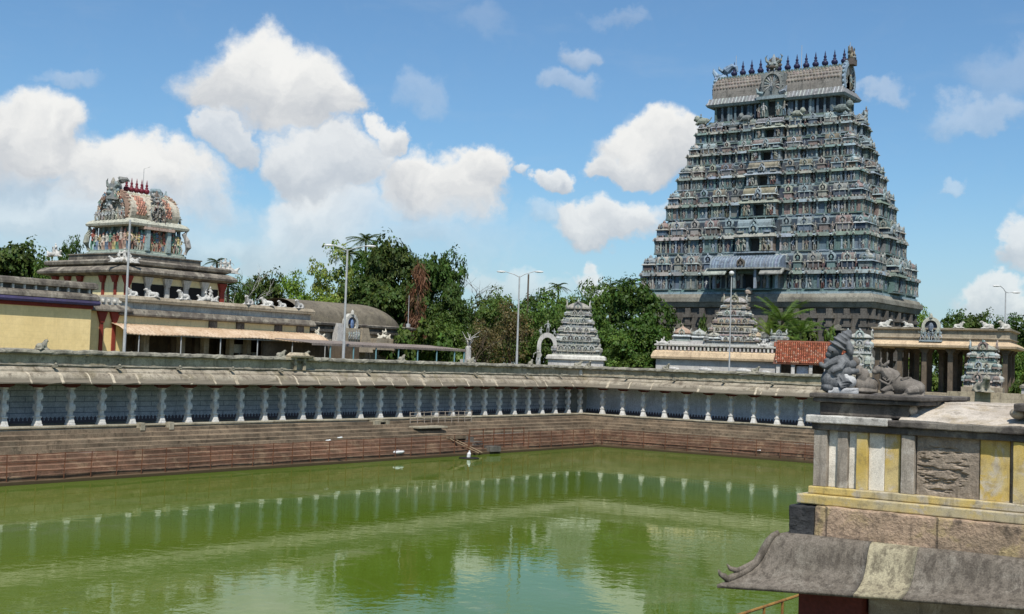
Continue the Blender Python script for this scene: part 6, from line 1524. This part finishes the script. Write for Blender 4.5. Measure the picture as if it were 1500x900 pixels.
def rough_box(x0, x1, y0, y1, z0, z1, amp=.008, seg=.09):
    """a worn block: a box whose faces are cut fine and pushed about, with its corners knocked off"""
    bm = bmesh.new()
    nx, ny, nz = max(1, int((x1 - x0) / seg)), max(1, int((y1 - y0) / seg)), max(1, int((z1 - z0) / seg))
    nx, ny, nz = min(nx, 60), min(ny, 24), min(nz, 20)
    V = {}
    def vert(i, j, k):
        if (i, j, k) not in V:
            p = Vector((x0 + (x1 - x0) * i / nx, y0 + (y1 - y0) * j / ny, z0 + (z1 - z0) * k / nz))
            n = noise_v(p * 8.0) * amp * .55 + noise_v(p * 23.0) * amp * .5
            V[(i, j, k)] = bm.verts.new(p + n)
        return V[(i, j, k)]
    for i in range(nx):
        for j in range(ny):
            for k in (0, nz): bm.faces.new((vert(i, j, k), vert(i + 1, j, k), vert(i + 1, j + 1, k), vert(i, j + 1, k)))
        for k in range(nz):
            for j in (0, ny): bm.faces.new((vert(i, j, k), vert(i + 1, j, k), vert(i + 1, j, k + 1), vert(i, j, k + 1)))
    for j in range(ny):
        for k in range(nz):
            for i in (0, nx): bm.faces.new((vert(i, j, k), vert(i, j + 1, k), vert(i, j + 1, k + 1), vert(i, j, k + 1)))
    bmesh.ops.recalc_face_normals(bm, faces=bm.faces)
    return bm
def noise_v(p): return mnoise.noise_vector(p)
def rb(name, mat, *a, amp=.006, seg=.08, parent=None, bev=.012):
    bm = rough_box(*a, amp=amp, seg=seg); me = bpy.data.meshes.new(name); bm.to_mesh(me); bm.free(); me.materials.append(MT[mat])
    o = bpy.data.objects.new(name, me); COL.objects.link(o); o.parent = parent or fp; o.location = DZ
    if bev: bevel(o, bev, 2)
    return o
XR = 4.6
core = rb('wall', 'f_panel', 0.03, XR, .05, 1.9, 6.55, 7.30, amp=.010)
# left bay: pilasters and panels
for nm, mt, x0, x1, y0 in (('pilaster', 'f_grey', -.02, .125, -.03), ('panel', 'f_white', .128, .238, .03), ('pilaster', 'f_grey', .240, .350, -.02), ('panel', 'f_white', .352, .445, .03), ('pilaster', 'f_yellow', .448, .565, -.02), ('panel', 'f_white', .568, .735, .025), ('panel', 'f_yellow', .737, .90, .028), ('pilaster', 'f_grey', .925, 1.06, -.03), ('panel', 'f_yellow', 1.70, 1.985, .03), ('pilaster', 'f_yellow', 2.03, 2.30, -.03), ('panel', 'f_grey', 2.31, 3.2, .03), ('pilaster', 'f_white', 3.25, 3.5, -.03)):
    rb(nm, mt, x0, x1, y0, .10, 6.685, 7.285, amp=.004, parent=None, bev=.006)
def scarred(x0, x1, z0, z1, y):
    """masonry panel whose plaster has broken away in flat courses"""
    nx, nz = 90, 84; v = []; f = []
    for j in range(nz + 1):
        for i in range(nx + 1):
            x = x0 + (x1 - x0) * i / nx; z_ = z0 + (z1 - z0) * j / nz
            e = max(0, 1 - ((x - x0 - .26) / .27) ** 2 - ((z_ - z0 - .27) / .27) ** 2)
            q = mnoise.fractal(Vector((x * 5, 1.7, z_ * 26)), 1.0, 2.0, 4); cut = min(1, max(0, (q + .05) * 3.0)) * min(1, e * 3)
            n = mnoise.fractal(Vector((x * 14, 5.1, z_ * 14)), 1.0, 2.0, 4)
            v.append((x, y + cut * .026 - n * .005, z_))
    for j in range(nz):
        for i in range(nx): f.append((j * (nx + 1) + i, j * (nx + 1) + i + 1, (j + 1) * (nx + 1) + i + 1, (j + 1) * (nx + 1) + i))
    return MB().add((v, f)).build('scarred_panel', 'f_panel', fp, loc=DZ)
scarred(1.075, 1.695, 6.685, 7.285, .022)
# base mouldings
rb('yellow_moulding', 'f_yedge', -.06, XR, -.06, 1.9, 6.605, 6.685, amp=.005); rb('yellow_moulding', 'f_yedge', -.15, XR, -.15, 1.9, 6.50, 6.602, amp=.006)
rb('stone_course', 'f_course', .075, XR, -.21, 1.9, 6.17, 6.497, amp=.016, seg=.05, bev=.02); rb('black_block', 'f_black', -.21, .07, -.205, 1.9, 6.172, 6.48, amp=.022, seg=.045, bev=.015)
# cornice and raised blocks
rb('cornice', 'f_dark', -.04, XR, -.05, 1.9, 7.287, 7.36, amp=.008); rb('pale_ledge', 'f_wledge', -.09, .80, -.10, 1.7, 7.362, 7.445, amp=.008, seg=.05); rb('pale_ledge', 'f_dark', .802, XR, -.095, 1.7, 7.362, 7.43, amp=.014, seg=.05)
rb('recess_block', 'f_dark', .02, .98, .02, 1.6, 7.447, 7.585, amp=.006); rb('roof_slab', 'f_dark', -.04, 1.10, -.04, 1.68, 7.587, 7.632, amp=.008); rb('roof_slab', 'f_dark', -.07, 1.13, -.065, 1.7, 7.634, 7.682, amp=.008)
rb('recess_block', 'f_dark', 2.12, 3.3, .02, 1.6, 7.432, 7.58, amp=.006); rb('roof_slab', 'f_dark', 2.03, 3.4, -.05, 1.68, 7.582, 7.66, amp=.010)
m = MB()
NX, NY = 34, 12; v = []; f = []
for j in range(NY + 1):
    for i in range(NX + 1):
        x = .90 + 1.28 * i / NX; t_ = j / NY; y = -.045 + .80 * t_; zz = 7.435 + .17 * t_ ** .8 + (.05 * math.exp(-((x - .98) / .07) ** 2) + .03 * math.exp(-((x - 2.12) / .06) ** 2)) * t_
        n = noise_v(Vector((x * 5, y * 5, 3.3))) * .014 + noise_v(Vector((x * 15, y * 15, 1.3))) * .005; v.append((x, y, zz + n[2]))
for j in range(NY):
    for i in range(NX): f.append((j * (NX + 1) + i, j * (NX + 1) + i + 1, (j + 1) * (NX + 1) + i + 1, (j + 1) * (NX + 1) + i))
n0 = len(v); v += [(.9, -.06, 7.3), (2.18, -.06, 7.3), (2.18, .74, 7.3), (.9, .74, 7.3)]
m.add((v, f)); o = m.build('sloping_plaster', 'f_bright', fp, loc=DZ); sm_ = o.modifiers.new('thickness', 'SOLIDIFY'); sm_.thickness = .07; sm_.offset = -1
rb('rear_slab', 'f_bright', 1.12, 1.83, .74, 1.9, 7.44, 7.625, amp=.010); rb('rear_slab', 'f_panel', 1.85, 2.02, .70, 1.9, 7.44, 7.64, amp=.012); rb('rear_slab', 'f_bright', 2.04, XR, .9, 1.9, 7.44, 7.655, amp=.010)
for c_, r_ in (((2.04, .12, 7.56), (.09, .10, .06)), ((.96, .15, 7.54), (.06, .12, .06))): MB().add(ell(c_, r_, 10, 7)).build('plaster_lump', 'f_bright', fp, True, loc=DZ)
# the curved eave with its upturned corner
EP = [(0, 6.182), (.04, 6.185), (.085, 6.172), (.13, 6.135), (.165, 6.075), (.195, 6.0), (.225, 5.92), (.262, 5.845), (.32, 5.775), (.40, 5.715), (.48, 5.67), (.56, 5.635)]
def eave_sheet(x0, x1, name, mat, side=False, mitre=True):
    v = []; f = []
    prof = EP + [(.555, 5.60), (.47, 5.63), (.36, 5.70), (.25, 5.80), (.16, 5.92), (.05, 5.98)]
    n = max(2, int((x1 - x0) / .06)); P = len(prof)
    for i in range(n + 1):
        for t_, z_ in prof:
            s = i / n
            if side: y = -.2 - t_ + (2.1 + t_) * s; x = -.2 - t_
            else:
                xa = (x0 - t_) if mitre else x0
                x = xa + (x1 - xa) * s; y = -.2 - t_
            dz = .062 * max(0, x + .76) * t_ / .56 if not side else 0
            q = noise_v(Vector((x * 1.5, y * 1.5, z_ * 1.5))) * .006 + noise_v(Vector((x * 9, y * 9, z_ * 9))) * .0018
            v.append((x + q[0], y + q[1], z_ + dz + q[2]))
    for i in range(n):
        for k in range(P - 1): f.append((i * P + k, i * P + k + 1, (i + 1) * P + k + 1, (i + 1) * P + k))
    f.append(tuple(range(P))); f.append(tuple(range(n * P, n * P + P))[::-1])
    return MB().add((v, f)).build(name, mat, fp, True, loc=DZ)
eave_sheet(-.2, .72, 'eave', 'f_kap'); eave_sheet(.722, 1.21, 'eave_patch', 'f_patch', mitre=False); eave_sheet(1.212, XR, 'eave', 'f_kap', mitre=False); eave_sheet(0, 2.1, 'eave', 'f_kap', side=True)
hip = [np.array([-.2 - t_, -.2 - t_, z_ + .012]) for t_, z_ in EP[2:11:1]]
m = MB(); m.add(tube(hip + [np.array([-.70, -.70, 5.715]), np.array([-.735, -.735, 5.74]), np.array([-.75, -.75, 5.785])], [.03, .036, .042, .045, .045, .044, .044, .044, .042, .036, .024, .008], 8)); m.add(tube([hip[5] + (0, 0, .03), hip[6] + (0, 0, .04), hip[7] + (0, 0, .05), np.array([-.66, -.66, 5.80]), np.array([-.685, -.685, 5.845])], [.02, .032, .032, .024, .006], 8)); m.build('upturned_corner', 'f_kap', fp, True, loc=DZ)
for k in range(7): pass
m = MB(); m.add(box(-.12, .58, -.12, .45, 5.30, 5.72)); bevel(m.build('beam', 'bracket', fp, loc=DZ), .02); m = MB(); m.add(box(.60, XR, .0, .5, 5.40, 5.80)); bevel(m.build('beam', 'f_grey', fp, loc=DZ), .02)
rb('ceiling', 'f_dark', .0, XR, .0, 1.9, 5.80, 6.165)
for x in (.22, 2.3): m = MB(); m.add(cbox(x, .16, 2.9, .36, .36, 2.4)); m.add(frustum(x, .16, 5.0, 5.3, .36, .36, .8, .5)); bevel(m.build('pillar', 'bracket' if x < 1 else 'f_white', fp, loc=DZ), .015)
MB().add(box(.8, 1.06, .45, .5, 4.2, 5.44)).build('turquoise_panel', plain('turquoise_paint', (.16, .42, .38)), fp, loc=DZ)
rb('rear_wall', 'f_grey', 0.2, XR, 1.6, 1.9, 2.9, 5.8)
rb('floor', 'f_course', -.6, XR, -.6, 2.2, 2.4, 2.9)
rl = thing('pipe_railing', 'rusty yellow pipe railing beside the foreground pavilion', 'railing', (62.4, -97.0, 2.9))
for z_ in (1.76, 1.40): MB().add(tube([(0, -.6, z_), (0, 3, z_), (0, 7, z_)], .022, 8)).build('rail', 'rust_yel', rl)
for y in np.arange(-.4, 7, .62): MB().add(tube([(0, y, 0), (0, y, 1.76)], .02, 8)).build('post', 'rust_yel', rl)

# --- the three stone figures on the roof
SO = np.array(on_y(1235, 569, PY + .38)); YW = R(20); SZ = 7.678
def SP(x, y): return ((x - 370) / 1055.0, 0, (812 - y) / 1055.0)
def sblob(parts):
    m = MB()
    for p_ in parts:
        x, y, rx_, rz_ = p_[:4]; dy = p_[4] if len(p_) > 4 else 0; ry_ = p_[5] if len(p_) > 5 else min(rx_, rz_) * .95; tilt = p_[6] if len(p_) > 6 else 0
        c = SP(x, y); a = math.radians(tilt); rot = ((math.cos(a), 0, -math.sin(a)), (0, 1, 0), (math.sin(a), 0, math.cos(a)))
        m.add(ell((c[0], dy / 1055.0, c[2]), (rx_ / 1055, ry_ / 1055, rz_ / 1055), 16, 12, rot))
    return m
def stube(m, pts, rad, n=9):
    m.add(tube([(SP(x, y)[0], d / 1055.0, SP(x, y)[2]) for x, y, d in pts], [r / 1055.0 for r in rad], n))
def put_stat(o, dx=0): o.location = (SO[0], SO[1], SZ); o.rotation_euler = (0, 0, YW); return o
gt = thing('seated_statue', 'dark grey seated elephant headed stone figure with a tall ridged crown', 'statue', (SO[0], SO[1], SZ), YW)
m = sblob([(318, 245, 100, 78, 0, 85, 30), (352, 195, 85, 80, 0, 80), (390, 150, 66, 62, 0, 62), (418, 112, 40, 40, 0, 40), (268, 318, 88, 80, 0, 82), (222, 372, 60, 52, 0, 55), (435, 290, 42, 92, -50, 50, 12), (425, 300, 40, 88, 60, 40, 10), (418, 385, 62, 48, 0, 60, -25), (345, 460, 110, 95, 0, 105), (290, 560, 130, 105, -10, 125), (235, 660, 118, 130, 0, 120), (330, 690, 130, 110, 0, 130), (215, 740, 95, 70, 0, 110),
           (380, 560, 100, 70, 0, 90), (455, 475, 62, 58, 10, 55)])
for k, (x, y, r, t_) in enumerate(((300, 262, 98, 30), (335, 214, 88, 32), (372, 168, 72, 34), (400, 132, 54, 36))):
    a = math.radians(t_); 
    ring = [(x + math.cos(q) * r * math.cos(a), y + math.cos(q) * r * math.sin(a), math.sin(q) * r * .98) for q in np.linspace(0, 2 * math.pi, 18)]
    stube(m, ring, [13] * 18, 6)
stube(m, [(215, 370, -10), (190, 430, -15), (182, 490, -20), (200, 540, -25), (240, 560, -30), (262, 545, -30)], [50, 42, 34, 28, 24, 18]); stube(m, [(300, 430, -60), (215, 470, -95), (160, 510, -100), (120, 490, -95), (108, 462, -90)], [48, 42, 34, 28, 22]); stube(m, [(370, 440, -70), (330, 520, -120), (270, 550, -130), (250, 575, -130)], [46, 42, 32, 24]); stube(m, [(330, 640, -60), (420, 700, -110), (330, 735, -130)], [80, 64, 48]); stube(m, [(360, 560, -20), (470, 560, -20), (540, 545, 0)], [30, 32, 30])
for x, y, d in ((246, 330, -80), (250, 332, -76)): pass
o = remesh(m.build('figure', 'grey_stat', gt), .0062, 1)
MB().add(ell((SP(245, 332)[0], -.082, SP(245, 332)[2]), (.012, .012, .009), 8, 6)).build('eye', 'dark', gt)
m = sblob([(448, 672, 72, 70, -70, 60), (410, 660, 36, 70, -85, 36)]); 
for y, r in ((602, 21), (634, 18), (662, 16), (688, 15), (712, 14)): stube(m, [(420, y + 4, -85), (380, y, -95)], [r, r * .8])
o = remesh(m.build('foot', 'pale_base', gt), .007, 2)
m = MB(); b0 = SP(205, 745); b1 = SP(545, 812); m.add(box(b0[0], b1[0], -.13, .12, 0, .028)); m.add(box(b0[0] + .05, b1[0], -.12, .12, .028, .066))
for k in range(4): stube(m, [(230 + k * 30, 800, -130), (300 + k * 60, 762, -130), (420 + k * 40, 752, -120)], [12, 14, 10], 6)
o = remesh(m.build('plinth', 'pale_base', gt), .008, 1)
ct = thing('crouching_statue', 'small brown stone animal crouching between the seated figure and the bull', 'statue', (SO[0], SO[1], SZ), YW)
m = sblob([(585, 610, 78, 100, 60, 75, -15), (665, 705, 100, 92, 60, 88), (560, 700, 70, 90, 50, 70), (620, 775, 130, 34, 40, 100), (500, 440, 52, 60, 55, 52), (545, 540, 55, 60, 55, 55), (470, 500, 46, 36, 40, 40)])
stube(m, [(560, 570, 20), (500, 560, 0), (450, 560, -20)], [40, 34, 28]); stube(m, [(700, 640, 50), (740, 720, 40), (735, 790, 30)], [30, 26, 22]); stube(m, [(520, 545, 30), (560, 520, 60), (600, 540, 100)], [14, 14, 14])
remesh(m.build('body', 'brown_stat', ct), .0065, 2)
nt_ = thing('bull_statue', 'large brown grey stone bull lying at the right with its head raised', 'statue', (SO[0], SO[1], SZ), YW)
m = sblob([(1060, 705, 190, 98, 0, 105), (1180, 722, 92, 88, 0, 108), (960, 690, 110, 105, 0, 100), (935, 575, 62, 55, 0, 52), (880, 590, 85, 92, 0, 72, -20), (815, 520, 62, 58, 0, 52), (765, 520, 62, 52, 0, 45, 15), (722, 548, 40, 34, 0, 34)])
stube(m, [(940, 640, 0), (870, 580, 0), (815, 515, 0)], [100, 80, 58])
for s in (-1, 1):
    stube(m, [(790, 480, 30 * s), (775, 435, 48 * s), (790, 385, 44 * s)], [20, 16, 8]); stube(m, [(820, 480, 40 * s), (860, 440, 62 * s), (872, 412, 60 * s)], [24, 18, 8])
    stube(m, [(900, 720, 70 * s), (800, 775, 85 * s), (870, 795, 92 * s), (930, 795, 95 * s)], [48, 34, 28, 24]); stube(m, [(1190, 740, 95 * s), (1080, 760, 120 * s), (1010, 795, 115 * s), (1100, 800, 118 * s)], [60, 42, 30, 24])
stube(m, [(1250, 690, 20), (1258, 760, 0), (1240, 800, -40)], [22, 18, 16]); stube(m, [(770, 640, 0), (800, 660, -75), (870, 690, -95), (900, 640, -90), (930, 560, -60)], [16] * 5, 7); stube(m, [(800, 610, -60), (850, 650, -80), (905, 610, -80), (920, 560, -60)], [9] * 4, 6); stube(m, [(1000, 620, -90), (1080, 600, -60), (1120, 605, 0)], [9] * 3, 6)
m.add(box(SP(745, 0)[0], SP(1255, 0)[0], -.13, .13, 0, .014))
remesh(m.build('body', 'brown_stat', nt_), .0065, 2)
